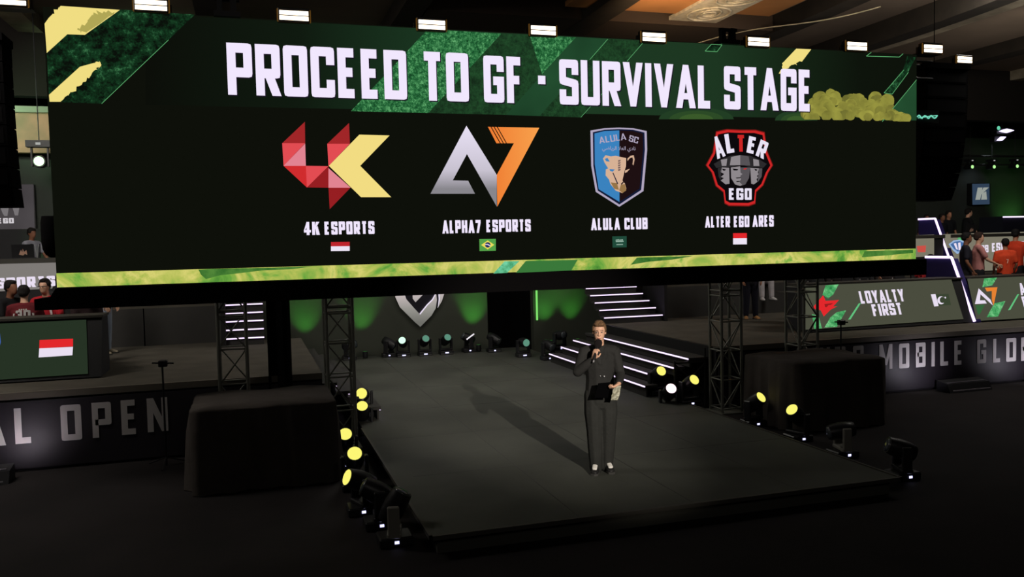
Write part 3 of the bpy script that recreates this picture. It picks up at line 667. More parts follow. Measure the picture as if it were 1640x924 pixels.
def clampy(x, label):
    t = thing('rigging_clamp', label, 'rigging', (x, 12.0, 5.95))
    MB().box((x-.17, 11.95, 5.88), (x+.17, 12.2, 5.95)).box((x-.13, 12.0, 5.95), (x-.06, 12.1, 6.12)).box((x+.04, 12.0, 5.95), (x+.12, 12.1, 6.14)).build('clamp_body', PLASTIC, t)
    MB().tube((x-.15, 12.05, 6.12), (x+.16, 12.05, 6.12), .03).build('clamp_bar', PLASTIC, t)
clampy(-.15, 'black rigging clamp on the screen top left of the letter P'); clampy(7.45, 'black rigging clamp on the screen top above the letters AL')

# ------------------------------------------------------------ line arrays beside the screen
def array(x, label, z_top, n_=8):
    t = thing('line_array', label, 'speaker', (x, 12.6, z_top), 0)
    z = z_top; y = 12.5; a = 0
    for k in range(n_):
        h = .27
        c, s_ = math.cos(a), math.sin(a)
        def q(u, w_, v): return (x+u, y+w_*c+v*s_, z-v*c+w_*s_*.0)
        b = MB(); f0 = [q(-.48, 0, 0), q(.48, 0, 0), q(.48, .5, 0), q(-.48, .5, 0)]; f1 = [q(-.48, 0, h-.015), q(.48, 0, h-.015), q(.48, .5, h-.015), q(-.48, .5, h-.015)]
        b.loft([f0, f1], smooth=False); cab = b.build('cabinet', DEEP, t)
        MB().poly([q(-.44, -.004, .03), q(.44, -.004, .03), q(.44, -.004, h-.045), q(-.44, -.004, h-.045)]).build('grille', mat('speaker_grille', (14, 13, 14), .9, spec=.1), cab)
        y += h*s_; z -= h*c; a += math.radians(.6+1.6*k*.45)
    MB().box((x-.5, 12.45, z_top), (x+.5, 13.0, z_top+.1)).tube((x, 12.8, z_top+.1), (x, 12.8, 8), .008).build('fly_frame', DEEP, t)
array(-3.42, 'tall black curved line array speaker hanging at the left edge of the picture', 5.55)
array(12.27, 'tall black curved line array speaker hanging right of the big screen', 5.78, 9)
# rounded black bag under the left end of the screen
b = MB(); rings = []
for z, k in ((3.28, .9), (3.2, 1), (2.95, 1), (2.85, .93), (2.78, .75), (2.74, .4)):
    rings.append([(-2.40+.17*k*math.cos(a), 12.355+.17*k*math.sin(a), z) for a in [2*math.pi*i/14 for i in range(14)]])
b.loft(rings); b.tube((-2.28, 12.3, 3.2), (-2.2, 12.3, 5.6), .012, n=6)
props(b.build('chain_bag', DEEP), 'rounded black bag hanging beside the left edge of the screen', 'bag')

# ------------------------------------------------------------ draped boxes
def draped(x0, x1, y0, y1, z1, label):
    t = thing('draped_box', label, 'covered box', ((x0+x1)/2, (y0+y1)/2, FLZ))
    n = 15; per = []
    for i in range(n): per.append((x0+(x1-x0)*i/n, y0, 0, -1))
    for i in range(n): per.append((x1, y0+(y1-y0)*i/n, 1, 0))
    for i in range(n): per.append((x1-(x1-x0)*i/n, y1, 0, 1))
    for i in range(n): per.append((x0, y1-(y1-y0)*i/n, -1, 0))
    rings = []
    for k, (z, f) in enumerate(((z1, 0), (z1-.03, .1), (z1-.3, .6), (.2, .9), (FLZ+.01, 1.2))):
        rings.append([(x+nx*(f*.05*(1+.9*math.sin(i*1.9)+.5*math.sin(i*.7+k*.2))-(.02 if k == 0 else 0)), y+ny*f*.05*(1+.9*math.sin(i*1.9)+.5*math.sin(i*.7)), z+(.012*math.sin(i*.8) if k < 1 else 0)) for i, (x, y, nx, ny) in enumerate(per)])
    top = [tuple(Vector(p)*.0+Vector(((p[0]-(x0+x1)/2)*.6+(x0+x1)/2, (p[1]-(y0+y1)/2)*.6+(y0+y1)/2, z1+.015))) for p in rings[0]]
    MB().loft([top]+rings).build('cloth_cover', mat('box_cloth', (66, 61, 57), .9, spec=.15, noise=.15, nscale=2, bump=.4, bscale=10), t)
    MB().box((x0+.03, y0+.03, FLZ), (x1-.03, y1-.03, z1-.03)).build('box_body', BLACK, t)
draped(-.76, 1.0, 10.9, 12.25, .84, 'big black cloth covered box on the floor left of the catwalk')
draped(7.88, 9.55, 10.95, 12.3, .86, 'big black cloth covered box on the floor right of the catwalk')

# ------------------------------------------------------------ moving head lights
def lens_mat(kind):
    return {'yellow': emi('lens_yellow', (238, 232, 110), 1.15), 'hot': emi('lens_hot', (255, 224, 232), 2.2), 'dim': emi('lens_dim', (96, 150, 128), .9), 'green': emi('lens_green', (170, 235, 160), 1.3),
            'off': mat('lens_glass', (70, 76, 80), .15, spec=.8), 'bright': emi('lens_bright', (190, 235, 205), 1.5)}[kind]
DISP = emi('fixture_display', (205, 205, 255), 1.8)
def moving_head(loc, aim, kind, label, hang=False, body=None, disp=True, sc_=1.0, pan_disp=None, group='moving head lamps'):
    """base on the floor at loc; aim: direction the lens looks"""
    body = body or PLASTIC
    t = thing('moving_head_lamp', label, 'stage lamp', loc, 0, group)
    up = Vector((0, 0, -1 if hang else 1)); t.scale = (sc_,)*3
    aim = Vector(aim).normalized(); pan = math.atan2(aim.x, -aim.y)
    rot = Matrix.Rotation(pan, 3, 'Z')
    def W(v): v = rot @ Vector(v); return Vector((v.x, v.y, v.z*up.z))
    def build(mb, name, m, par=t):
        mb.v = [tuple(W(v)) for v in mb.v]; return mb.build(name, m, par, local=True)
    b = MB().box((-.17, -.14, 0), (.17, .14, .1), .015)
    base = b.build('base', PLASTIC, t, local=True) if not hang else build(b, 'base', PLASTIC)
    if disp:
        # small control panel turned to the catwalk front
        MB().box((-.022-(.022 if kind in ('dim', 'bright') else 0), -.147, .04), (.022+(.022 if kind in ('dim', 'bright') else 0), -.139, .068)).build('display', DISP, base, local=True) if not hang else None
    y = MB()
    for s_ in (-1, 1): y.box((s_*.15-.022, -.06, .1), (s_*.15+.022, .06, .42), .012)
    y.box((-.17, -.07, .1), (.17, .07, .15), .012)
    build(y, 'yoke', body)
    body = PLASTIC
    # head along aim
    aimL = Vector((0, -math.hypot(aim.x, aim.y), aim.z*up.z)); c = Vector((0, 0, .36))
    hb = MB().lathe(c-aimL*.17, aimL, [(0, .05), (.02, .095), (.12, .115), (.22, .12), (.33, .105), (.36, .1)], 18)
    head = build(hb, 'head', body)
    lb = MB().lathe(c+aimL*.185, aimL, [(0, .085), (.006, .088), (.02, .06), (.025, .02)], 18)
    build(lb, 'lens', lens_mat(kind), head)
    return t
def toward_eye(p): return (EYE-Vector(p)).normalized()
GREYB = mat('fixture_silver', (128, 126, 118), .5)
def head_at(dpx, lpx, kind, label, z0=FLZ, body=None, off=None):
    """dpx: display on the base, lpx: lens centre"""
    p = at(dpx[0], dpx[1], Z=z0+.055)
    if p.y > 21.0: p = at(dpx[0], dpx[1], Y=21.0)
    loc = Vector((p.x, p.y+.145, z0)); piv = loc+Vector((0, 0, .36))
    if off is not None: aim = Vector(off)
    else:
        d = ray(*lpx).normalized(); tc = (piv-EYE).dot(d); c = EYE+d*tc; r = (c-piv).length; R_ = .19
        q = c-d*math.sqrt(R_*R_-r*r) if r < R_ else c
        aim = q-piv
    return moving_head(loc, aim, kind, label, body=body)
head_at((583, 664), (579, 630), 'yellow', 'moving head lamp with a yellow lens, farthest of the left row', 0)
head_at((583, 693), (580, 650), 'yellow', 'moving head lamp with a yellow lens, second farthest of the left row')
head_at((556, 745), (553, 695), 'yellow', 'biggest glowing yellow moving head, in front of the left truss tower foot')
head_at((571, 781), (568, 726), 'yellow', 'yellow moving head turned slightly aside below the biggest yellow one')
head_at((583, 820), (570, 758), 'yellow', 'moving head lamp showing a narrow yellow crescent lens, left row', off=(-.93, -.3, .45))
head_at((612, 842), (612, 800), 'off', 'dark moving head lamp turned sideways near the front left corner', off=(-.9, .1, .5))
head_at((636, 869), (655, 850), 'off', 'front left corner moving head lamp with a pale grey arm', off=(.5, -.1, .9), body=GREYB)
head_at((1059, 629), (1059, 594), 'yellow', 'yellow moving head beside the near end of the right steps', .0)
head_at((1078, 660), (1075, 622), 'hot', 'glaring pinkish white moving head beside the right steps', FLZ)
head_at((1110, 646), (1112, 608), 'yellow', 'yellow moving head between the glaring lamp and the right truss tower', -.05)
head_at((1215, 679), (1219, 636), 'yellow', 'moving head with a yellow oval lens left of the right covered box')
head_at((1288, 703), (1296, 655), 'yellow', 'moving head with a thin yellow crescent lens before the right covered box', off=(-.85, -.3, .75))
head_at((1361, 729), (1355, 690), 'off', 'unlit grey moving head lamp in front of the right covered box', off=(-.75, .2, -.1), body=GREYB)
head_at((1459, 764), (1450, 720), 'off', 'unlit dark moving head lamp at the front right corner of the catwalk', off=(-.8, .3, .3))
head_at((647, 562), (644, 545), 'bright', 'moving head with bright greenish lens, leftmost of three under the shield', 0)
head_at((682, 561), (682, 542), 'dim', 'moving head with dim green lens, middle of three under the shield', 0)
head_at((716, 559), (717, 540), 'dim', 'moving head with dim green lens, rightmost of three under the shield', 0)
head_at((841, 569), (843, 549), 'dim', 'moving head with green lens beside the dark doorway', 0)
moving_head((5.4, 21.3, 0), (-1, -.2, .5), 'off', 'dark moving head turned sideways with a white glint near the far wall', body=PLASTIC)
moving_head((5.98, 21.0, 0), (.6, -.6, -.4), 'off', 'small dark moving head at the foot of the right green glow')
moving_head((6.75, 18.95, 0), (.3, -1, -.3), 'off', 'dark lamp at the far end of the lowest right step')
moving_head((7.1, 19.1, .2), (.3, -1, .1), 'off', 'dark lamp at the far end of the upper right steps, behind the presenter')
moving_head((3.3, 21.3, 0), (.7, -.5, -.5), 'off', 'dark lowered lamp left of the bright far lamp')
moving_head((2.3, 21.2, 0), (.7, -.5, .2), 'off', 'dark lamp by the far wall right of the left truss tower')
MB_ = MB().tube((5.28, 21.05, .36), (5.47, 21.0, .5), .018)  # emissive tube standing in for a glint on the far lamp
props(MB_.build('light_tube', emi('glint_white', (230, 225, 230), 1.1)), 'white glint drawn as a short glowing tube on the sideways far lamp', 'lamp')

# green wall washers at the far wall
GREEN = (.16, 1, .10)
for x, z, pw, lb in ((1.3, 0, 38, 'leftmost of the far wall'), (2.7, 0, 40, 'behind the left truss tower'), (5.64, 0, 52, 'right of the shield sign'), (7.66, 0, 42, 'right of the dark doorway'), (8.42, 0, 34, 'behind the right steps')):
    t = thing('wall_washer', 'small black par can throwing green light up the wall, '+lb, 'stage lamp', (x, 21.3, z), 0, 'green wall washers at the far wall')
    MB().lathe((x, 21.2, z+.02), (0, .15, 1), [(0, .05), (.02, .065), (.16, .065)], 12).build('can', PLASTIC, t)
    MB().lathe((x, 21.228, z+.185), (0, .15, 1), [(0, .05), (.003, .05)], 12).build('lens', emi('green_lens', (60, 150, 60), .8), t)
    lamp('green_wash', 'SPOT', (x, 21.26, z+.24), (x, 21.75, z+1.55), pw*2.5, GREEN, .04, 58, 1)
MB_ = MB().box((7.42, 21.7, .7), (7.46, 21.75, 3.2)); 
props(MB_.build('light_tube', emi('green_tube', (130, 226, 110), 1.0)), 'slim vertical green light tube at the right side of the dark doorway', 'lamp')

# ------------------------------------------------------------ shield sign on the far wall
BW = Surf((CX, 21.68, 0), (1, 0, 0), (0, 0, 1))
def Q6(pts): return [(600+x/6.16, 440+y/6.16) for x, y in pts]
sh = thing('shield_sign', 'silver pointed shield logo with a curved letter on the far wall', 'sign', (3.95, 21.68, 1.5))
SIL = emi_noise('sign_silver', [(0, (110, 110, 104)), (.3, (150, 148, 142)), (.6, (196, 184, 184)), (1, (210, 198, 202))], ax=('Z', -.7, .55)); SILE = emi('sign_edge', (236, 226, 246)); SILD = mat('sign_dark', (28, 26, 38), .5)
def plate(pts, name, m, th=.05, d=0.):
    P_ = [BW.px(x, y, d) for x, y in Q6(pts)]
    return MB().prism(P_, (0, th, 0)).build(name, m, sh)
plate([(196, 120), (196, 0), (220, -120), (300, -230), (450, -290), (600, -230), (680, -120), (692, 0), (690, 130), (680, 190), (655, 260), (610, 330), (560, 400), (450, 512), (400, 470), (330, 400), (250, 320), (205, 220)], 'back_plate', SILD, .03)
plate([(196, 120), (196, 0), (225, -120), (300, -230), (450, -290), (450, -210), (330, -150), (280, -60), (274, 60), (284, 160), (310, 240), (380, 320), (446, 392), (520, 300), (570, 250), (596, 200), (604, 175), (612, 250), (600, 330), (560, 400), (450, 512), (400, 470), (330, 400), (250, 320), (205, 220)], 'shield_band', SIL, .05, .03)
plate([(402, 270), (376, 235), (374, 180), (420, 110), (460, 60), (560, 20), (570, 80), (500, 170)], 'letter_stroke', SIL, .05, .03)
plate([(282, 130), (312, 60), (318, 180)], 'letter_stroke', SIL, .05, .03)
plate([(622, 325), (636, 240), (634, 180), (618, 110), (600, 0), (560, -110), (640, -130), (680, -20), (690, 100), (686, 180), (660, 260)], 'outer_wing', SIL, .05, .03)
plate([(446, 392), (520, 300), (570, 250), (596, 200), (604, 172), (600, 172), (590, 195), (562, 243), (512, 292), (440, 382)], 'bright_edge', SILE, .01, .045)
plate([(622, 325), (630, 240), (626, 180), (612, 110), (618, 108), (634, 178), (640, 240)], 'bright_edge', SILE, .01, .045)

# ------------------------------------------------------------ microphone stands in front of the decks
def mic_stand(x, y, z, label):
    t = thing('microphone_stand', label, 'stand', (x, y, FLZ))
    MB().tube((x, y, FLZ), (x, y, z), .014).build('pole', PLASTIC, t)
    for a in (0, 2.1, 4.2): MB().tube((x, y, FLZ+.12), (x+.3*math.cos(a+.4), y+.3*math.sin(a+.4), FLZ+.01), .01).build('leg', PLASTIC, t)
    MB().box((x-.05, y-.05, z-.01), (x+.07, y+.05, z+.08), .01).build('head_unit', PLASTIC, t)
    MB().tube((x-.13, y, z+.05), (x+.15, y, z+.03), .012).build('boom', PLASTIC, t)
mic_stand(-1.2, 12.6, 1.2, 'thin black microphone stand in front of the letter N on the left'); mic_stand(10.15, 12.75, 1.2, 'thin black microphone stand in front of the booth LOYALTY FIRST')

# ------------------------------------------------------------ player desks
TILT = .30
def desk(x0, x1, y0, z0, h, label, lean_right=0., depth=.8):
    t = thing('player_desk', label, 'desk', ((x0+x1)/2, y0, z0))
    z1 = z0+h; yt = y0+TILT*h/.9
    MB().prism([(x0, y0, z0), (x0, yt, z1), (x0, y0+depth, z1), (x0, y0+depth, z0)], (x1-x0, 0, 0)).build('desk_body', mat('desk_black', (30, 30, 32), .7), t)
    MB().box((x0-.02, yt-.03, z1), (x1+.02, y0+depth, z1+.035)).build('desk_top', mat('desk_top', (58, 56, 50), .6), t)
    MB().box((x0+.1, y0+depth+.01, z0+.7), (x1-.1, y0+depth+.5, z0+.73)).build('inner_shelf', mat('desk_top', (58, 56, 50), .6), t)
    n = Vector((0, -(z1-z0), (yt-y0))).normalized()
    return t, Surf(Vector((x0, y0, z0))+n*.012, (1, 0, 0), (0, yt-y0, z1-z0))
OLV = emi('panel_olive', (74, 76, 62)); OLD = emi('panel_deep_green', (38, 50, 36)); GSP = emi_noise('panel_green_speckle', [(.36, (40, 120, 66)), (.5, (76, 168, 100)), (.64, (140, 214, 150))], 9, 9, .8)
def content(t, Sf, name, polys, d=.004):
    b = MB()
    for i, (m, pts) in enumerate(polys): Sf.pp(b, pts, d+.0006*i, m)
    return b.build(name, None, t)
WL = emi('panel_white', (232, 222, 240), 1.0)
# right front booth
d1, P1 = desk(10.55, 14.55, 14.12, DECK+.02, .9, 'black player desk with screen front reading LOYALTY FIRST')
content(d1, P1, 'display', [(OLV, [(1290, 457.5), (1523.5, 447.5), (1543, 511), (1290, 528)])], .002)
content(d1, P1, 'display_graphic', [(GSP, [(1322, 457), (1343, 455.5), (1334, 472), (1326, 478), (1317, 472)]), (GSP, [(1340, 500), (1355, 497), (1340, 523.5), (1320, 524.5), (1330, 508)]), (GSP, [(1300, 503), (1311, 506), (1316, 526), (1304, 527)]),
                                 (emi('panel_line_green', (96, 190, 124)), [(1375, 486), (1378.5, 485.5), (1362, 511.5), (1358, 512)]),
                                 (FRED, [(1318, 473), (1322, 482), (1343.5, 480.5), (1334, 491), (1341, 490.5), (1330, 496), (1319, 507), (1314, 497), (1300, 494)]),
                                 (emi('panel_red_dark', (150, 30, 30)), [(1320, 487), (1334, 485.5), (1330, 488.5), (1326, 489), (1324, 492), (1321, 492)])])
P1.text(MB(), 'LOYALTY', (1379, 486.5), (1450, 482.5), (1373.5, 466.5), .005, WL, t=.2, gap=.1, rot=1).build('display_word', None, d1); P1.text(MB(), 'FIRST', (1399, 506.5), (1446.5, 503.5), (1394, 487.5), .005, WL, t=.2, gap=.1, rot=1).build('display_word', None, d1)
mo = [(1507+6*math.cos(a), 481+6.4*math.sin(a)) for a in [math.radians(q) for q in range(50, 311, 20)]]; mi = [(1509.3+4.6*math.cos(a), 480.4+5*math.sin(a)) for a in [math.radians(q) for q in range(300, 59, -20)]]
content(d1, P1, 'flag', [(emi('flag_dark_green', (58, 68, 50)), [(1497, 471.5), (1519, 470.5), (1523, 488.5), (1501, 490)]), (WL, [(1490.5, 471.5), (1498, 471), (1503, 490), (1496, 491)]), (WL, mo+mi), (WL, [(1512, 476), (1514, 475), (1515, 477), (1513.5, 478.5)])])
d2, P2 = desk(14.8, 19.5, 14.12, DECK+.02, .9, 'black player desk with the white and orange A7 mark on its screen front')
content(d2, P2, 'display', [(OLV, [(1549, 446.5), (1680, 440), (1700, 506), (1564, 514)])], .002)
content(d2, P2, 'display_graphic', [(GSP, [(1576, 446), (1597, 444), (1589, 457), (1573, 460)]), (GSP, [(1592, 486), (1610, 482), (1598, 507), (1580, 508)]), (emi('panel_mid_green', (52, 100, 58)), [(1562, 489), (1577, 488), (1569, 503), (1566, 504)]),
                                 (emi('panel_line_green', (96, 190, 124)), [(1629, 471.5), (1632, 471), (1618, 496), (1614, 497)]),
                                 (WL, [(1561, 487), (1567, 462), (1586, 480), (1590, 489.5), (1570, 471.5), (1569, 481), (1577, 481), (1580, 486)]),
                                 (emi('panel_orange', (230, 130, 50)), [(1577, 461), (1597, 460), (1591, 489.5), (1588, 480), (1588, 466), (1580, 467)])])
P2.text(MB(), 'ALPHA7', (1635, 473), (1690, 470), (1632, 453.5), .005, WL, t=.2, rot=1).build('display_word', None, d2); P2.text(MB(), 'ESPORTS', (1640, 493), (1700, 489), (1634, 475), .005, WL, t=.2, rot=1).build('display_word', None, d2)
# left front booth
d3, P3 = desk(-6.6, -2.2, 14.05, DECK+.02, .885, 'black player desk with the red and white flag on its screen front', depth=.85)
content(d3, P3, 'display', [(OLD, [(-60, 521), (138, 512), (141, 598.5), (-60, 612)])], .002)
content(d3, P3, 'flag', [(FRED, [(63.5, 544.5), (117, 542.5), (117, 555), (63, 558)]), (WL, [(63, 558), (117, 555.5), (116, 569), (62, 572.5)])])
content(d3, P3, 'team_mark', [(emi('mark_blue', (60, 90, 170)), [(-8, 530), (0, 534), (1.5, 548), (-2, 560), (-8, 560)])])

# second row: long desks on the upper tiers with olive light panels
def rowdesk(x0, x1, y0, z0, h, label):
    t = thing('upper_desk', label, 'desk', ((x0+x1)/2, y0, z0))
    MB().box((x0, y0, z0), (x1, y0+1.1, z0+h)).build('desk_body', mat('desk_black', (30, 30, 32), .7), t)
    MB().box((x0-.02, y0-.05, z0+h), (x1+.02, y0+1.15, z0+h+.09)).build('desk_top', mat('desk_top', (58, 56, 50), .6), t)
    return t, Surf((x0, y0-.01, z0), (1, 0, 0), (0, 0, 1))
PAL = emi('panel_pale', (122, 118, 102))
d4, P4 = rowdesk(18.56, 25.5, 18.75, TIER, .98, 'upper tier desk with a pale front reading ESPORTS')
d4b, _ = rowdesk(16.4, 18.3, 18.75, TIER, .98, 'short pale fronted upper desk beside the screen corner, left of the partition')
content(d4, P4, 'display', [(PAL, [(1510, 375), (1680, 370), (1690, 428), (1528, 436)])], .002)
content(d4b, P4, 'display', [(PAL, [(1462, 377), (1496, 375.5), (1496, 410), (1462, 412)]), (emi('panel_red', (200, 80, 70)), [(1468, 394), (1483, 393), (1482, 404), (1470, 404)])], .002)
content(d4, P4, 'display_graphic', [(GSP, [(1536, 375.5), (1551, 374.5), (1541, 386), (1532, 386)]),
                                 (emi('mark_pale_blue', (150, 178, 214)), [(1519, 391), (1527, 385), (1537, 383.5), (1547, 388), (1548, 398), (1533, 407), (1526, 401)]), (emi('mark_deep_blue', (66, 104, 160)), [(1522, 391.5), (1529, 387), (1537, 386), (1545, 390), (1545, 397), (1534, 403), (1528, 399)]),
                                 (WL, [(1527, 390), (1531, 389), (1534, 400), (1531, 399)]), (WL, [(1534, 389), (1538, 388), (1539, 400), (1535, 401)])])
P4.text(MB(), 'DB', (1571, 405), (1583, 404), (1569, 393), .005, WL, t=.2, rot=1).build('display_word', None, d4); P4.text(MB(), 'ESPORTS', (1588.5, 403.5), (1640, 400), (1586, 389.5), .005, WL, t=.2, rot=1).build('display_word', None, d4)
d5, P5 = rowdesk(-9, -3.2, 18.0, TIER, .93, 'upper tier desk with a pale front and white letters, left side')
content(d5, P5, 'display', [(emi('panel_pale_left', (126, 122, 118)), [(-60, 424), (95, 420), (84, 462), (-60, 470)])], .002)
b = MB(); P5.text(b, 'ESPORTS', (-20, 463), (89, 458), (-20, 446), .005, WL, t=.22, gap=.1, rot=1); b.build('display_lettering', None, d5)

# booth partitions with light edging
PURP = mat('partition_purple', (46, 38, 98), .5)
def partition(x, pts, label, z0, yb=None):
    """pts: picture points of the lit edge: rear top, front top, foot"""
    t = thing('booth_partition', label, 'partition', (x, 14.5, z0))
    q = [at(px, py, X=x) for px, py in pts]; q[0].z = q[1].z
    yb = yb or q[0].y+.9
    MB().prism([(x+.03, q[0].y, z0), (x+.03, q[0].y, q[0].z-.03), (x+.03, q[1].y, q[1].z-.03), (x+.03, q[2].y, q[2].z), (x+.03, q[2].y, z0)], (.16, 0, 0)).build('panel', PURP, t)
    b = MB()
    for a, c in ((q[0], q[1]), (q[1], q[2])):
        d_ = (c-a).normalized(); n = Vector((0, -d_.z, d_.y))*.026
        b.prism([a-n, c-n, c+n, a+n], (.03, 0, 0))
    b.build('light_strip', LED, t)
partition(14.58, [(1481, 411), (1523, 412), (1560, 515)], 'slanted purple booth partition edged in white light between the two front desks', DECK)
partition(18.35, [(1470, 350), (1497, 350), (1519, 412)], 'slanted purple partition edged in white light on the upper right tier', TIER)

# ------------------------------------------------------------ upper booths background
BKS = lambda y: Surf((CX, y, 0), (1, 0, 0), (0, 0, 1))
# right: third row desk, drape wall, hanging K screen, green lamps
WG = mat('booth_drape', (70, 76, 70), .9, spec=.1, noise=.15, nscale=.6)
struct(MB().box((9.6, 25.6, TIER), (32, 25.8, 6.4)).build('wall_booth_right', WG))
struct(MB().box((-14, 21.0, TIER), (-.9, 21.2, 5.6)).build('wall_booth_left', WG))
BP = mat('panel_brown', (200, 150, 126), .8, c2=(150, 128, 104), nscale=1.3)
struct(MB().box((-14, 20.7, 5.0), (-3.05, 20.95, 5.85)).build('trim_13', BP))
struct(MB().box((-14, 20.55, 5.85), (-3.05, 20.98, 5.98)).build('trim_14', mat('ledge_pale', (150, 160, 140), .7)))
lamp('green_flood_left', 'SPOT', (-6.5, 19.0, 5.7), (-3.9, 20.8, 5.95), 330, (.62, 1, .6), .1, 70, 1)
lamp('green_flood_left_low', 'SPOT', (-4.6, 20.2, 2.2), (-3.6, 21, 4.3), 20, (.35, 1, .3), .1, 70, 1)
for x, y in ((22.6, 25.0), (28.2, 25.0), (19.6, 25.0)): lamp('green_flood_right', 'SPOT', (x, y, 2.6), (x-.1, 25.6, 4.2), 70, (.25, 1, .18), .1, 90, 1)
lamp('cold_flood', 'SPOT', (26.0, 24.4, 6.1), (26.4, 25.6, 4.0), 30, (.75, .85, 1), .1, 60, 1)
ks = thing('hanging_screen', 'small blue hanging screen with a pale letter K on the right drape wall', 'screen', (25.6, 25.4, 4))
KS = BKS(25.36)
a = KS.px(1557, 294); c = KS.px(1586, 327)
MB().box((a.x-.01, 25.37, c.z-.01), (c.x+.01, 25.6, a.z+.01)).build('frame', PLASTIC, ks)
content(ks, KS, 'display', [(emi('k_blue', (48, 64, 84)), [(1557, 294.5), (1584.5, 294), (1585, 327), (1557.5, 328)])], .002)
b = MB(); KS.text(b, 'K', (1562, 320), (1580, 319.5), (1564, 300.5), .005, emi('k_pale', (150, 156, 150)), t=.24, rot=1, skew=.25); b.build('display_lettering', None, ks)
def small_head(px, py, y, r, m, label, group=None, glint=None):
    p = at(px, py, Y=y); t = thing('hanging_spotlight', label, 'stage lamp', p, 0, group)
    MB().lathe((0, .02, 0), (0, 1, 0), [(0, r*1.25), (.05, r*1.4), (.3, r*1.2), (.36, r*.7)], 14).build('housing', PLASTIC, t, local=True)
    MB().lathe((0, 0, 0), (0, 1, 0), [(0, r*.6), (.01, r), (.03, r)], 14).build('lens', m, t, local=True)
    MB().box((-r*1.7, .1, -r), (-r*1.4, .2, r*3)).box((r*1.4, .1, -r), (r*1.7, .2, r*3)).box((-r*2.4, .02, r*3), (r*2.4, .25, r*4.4)).build('yoke', PLASTIC, t, local=True)
    MB().tube((0, .12, r*4.4), (0, .12, 8-p.z), .012, n=6).build('drop_rod', PLASTIC, t, local=True)
    MB().box((-r*.45, .0, r*3.4), (r*.45, .02, r*3.9)).build('display', emi('glint_grey', (170, 172, 168)), t, local=True)
    return t
GL_ = emi('lamp_green_white', (176, 240, 150), 1.2)
for px, py, w_ in ((1558, 267, 'left'), (1593, 267, 'middle'), (1630, 266, 'right')): small_head(px, py, 24.4, .062, GL_, w_+' of three small green lamps in a row above the letter K screen')
small_head(1600, 205, 23.6, .07, emi('lamp_teal', (110, 220, 180), .9), 'black moving head with a teal lens hanging above the green lamp row')
small_head(62, 258, 19.9, .1, emi('lamp_green_hot', (200, 255, 190), 2.2), 'bright greenish white lamp hanging at the left behind the screen edge')
t = thing('lighting_pipe', 'dark horizontal pipe holding the lamps high on the right side', 'rigging', (24, 24.6, 5.4))
for y, z in ((24.7, 5.62), (24.7, 5.3)): MB().tube((17, y, z), (31, y, z), .04).build('pipe', DARKMETAL, t)
for px, py, ln, lb in ((1612, 209.5, .34, 'long white glowing flood slit beside the teal lamp'), (1604, 222, .22, 'tilted white oval flood lamp below the teal lamp')):
    p = at(px, py, Y=23.8); t = thing('flood_lamp', lb, 'stage lamp', p)
    tb = MB().lathe(Vector((-ln, 0, -.02 if ln > .3 else -.07)), (1, 0, .06 if ln > .3 else .32), [(0, .01), (ln*.5, .05), (ln, .08), (ln*1.5, .05), (ln*2, .01)], 12)
    tb.build('lens', emi('flood_white', (226, 216, 255), 1.6), t, local=True)
    MB().box((-ln, .09, -.1), (ln, .3, .1)).tube((0, .2, .1), (0, .2, 8-p.z), .012, n=6).build('housing', PLASTIC, t, local=True)
p = at(1478, 187, Y=12.3); t = thing('motor_controller', 'small glowing teal tangle beside the right edge of the screen', 'rigging', p)
b = MB()
for k in range(9): b.tube((-.12+.05*k, 0, .03*math.sin(k*2.3)), (-.08+.05*k, 0, .03*math.sin(k*2.3+2)), .012, n=5)
b.tube((-.1, 0, -.02), (.3, 0, .03), .008, n=5).build('glow_wire', emi('teal_glow', (120, 220, 190), 1), t, local=True)
MB().box((-.2, .02, -.1), (.38, .2, .12)).build('housing', PLASTIC, t, local=True)
# third row desks right with lit edge
t = thing('rear_desk', 'dark desk with a white lit top edge at the far right, back row', 'desk', (26, 23.2, TIER))
a = at(1606, 346.5, Y=23.2)
MB().box((a.x, 23.2, TIER), (31, 24.2, a.z)).build('desk_body', mat('rear_desk_blue', (40, 42, 56), .6), t)
MB().box((a.x, 23.17, a.z-.045), (31, 23.2, a.z)).build('light_strip', LED, t)
# left: big grey screen with EGO, cut by the frame
es = thing('booth_screen', 'large grey team screen ending in the letters EGO at the far left', 'screen', (-6, 20.9, 3.4))
ES = BKS(20.86)
a = ES.px(54, 295); c = ES.px(56, 369)
MB().box((-12, 20.87, c.z), (a.x, 20.98, a.z)).build('frame', PLASTIC, es)
content(es, ES, 'display', [(emi_noise('ego_screen', [(.3, (62, 58, 60)), (.7, (74, 70, 72))], 1, 2), [(-90, 296), (53.5, 295.5), (56, 368.5), (-90, 371)])], .002)
b = MB(); ES.text(b, 'EGO', (-3, 358), (22.5, 357.5), (-3, 349.5), .005, emi('ego_pale', (205, 200, 205)), t=.22, rot=1); b.build('display_lettering', None, es)
g_ = emi('ego_face', (118, 114, 116))
content(es, ES, 'display_graphic', [(g_, [(1, 333), (14, 333), (12, 346), (7, 346), (4, 341)]), (g_, [(20, 332), (31, 332), (29, 345), (24, 345)]), (g_, [(0, 328), (32, 327), (30, 330.5), (0, 331)])], .004)
MB_ = MB().box((-12, 20.6, TIER), (-3.3, 20.86, 3.35)); props(MB_.build('booth_back_panel', mat('panel_charcoal', (44, 44, 46), .8)), 'charcoal panel under the grey EGO screen at the far left', 'panel')

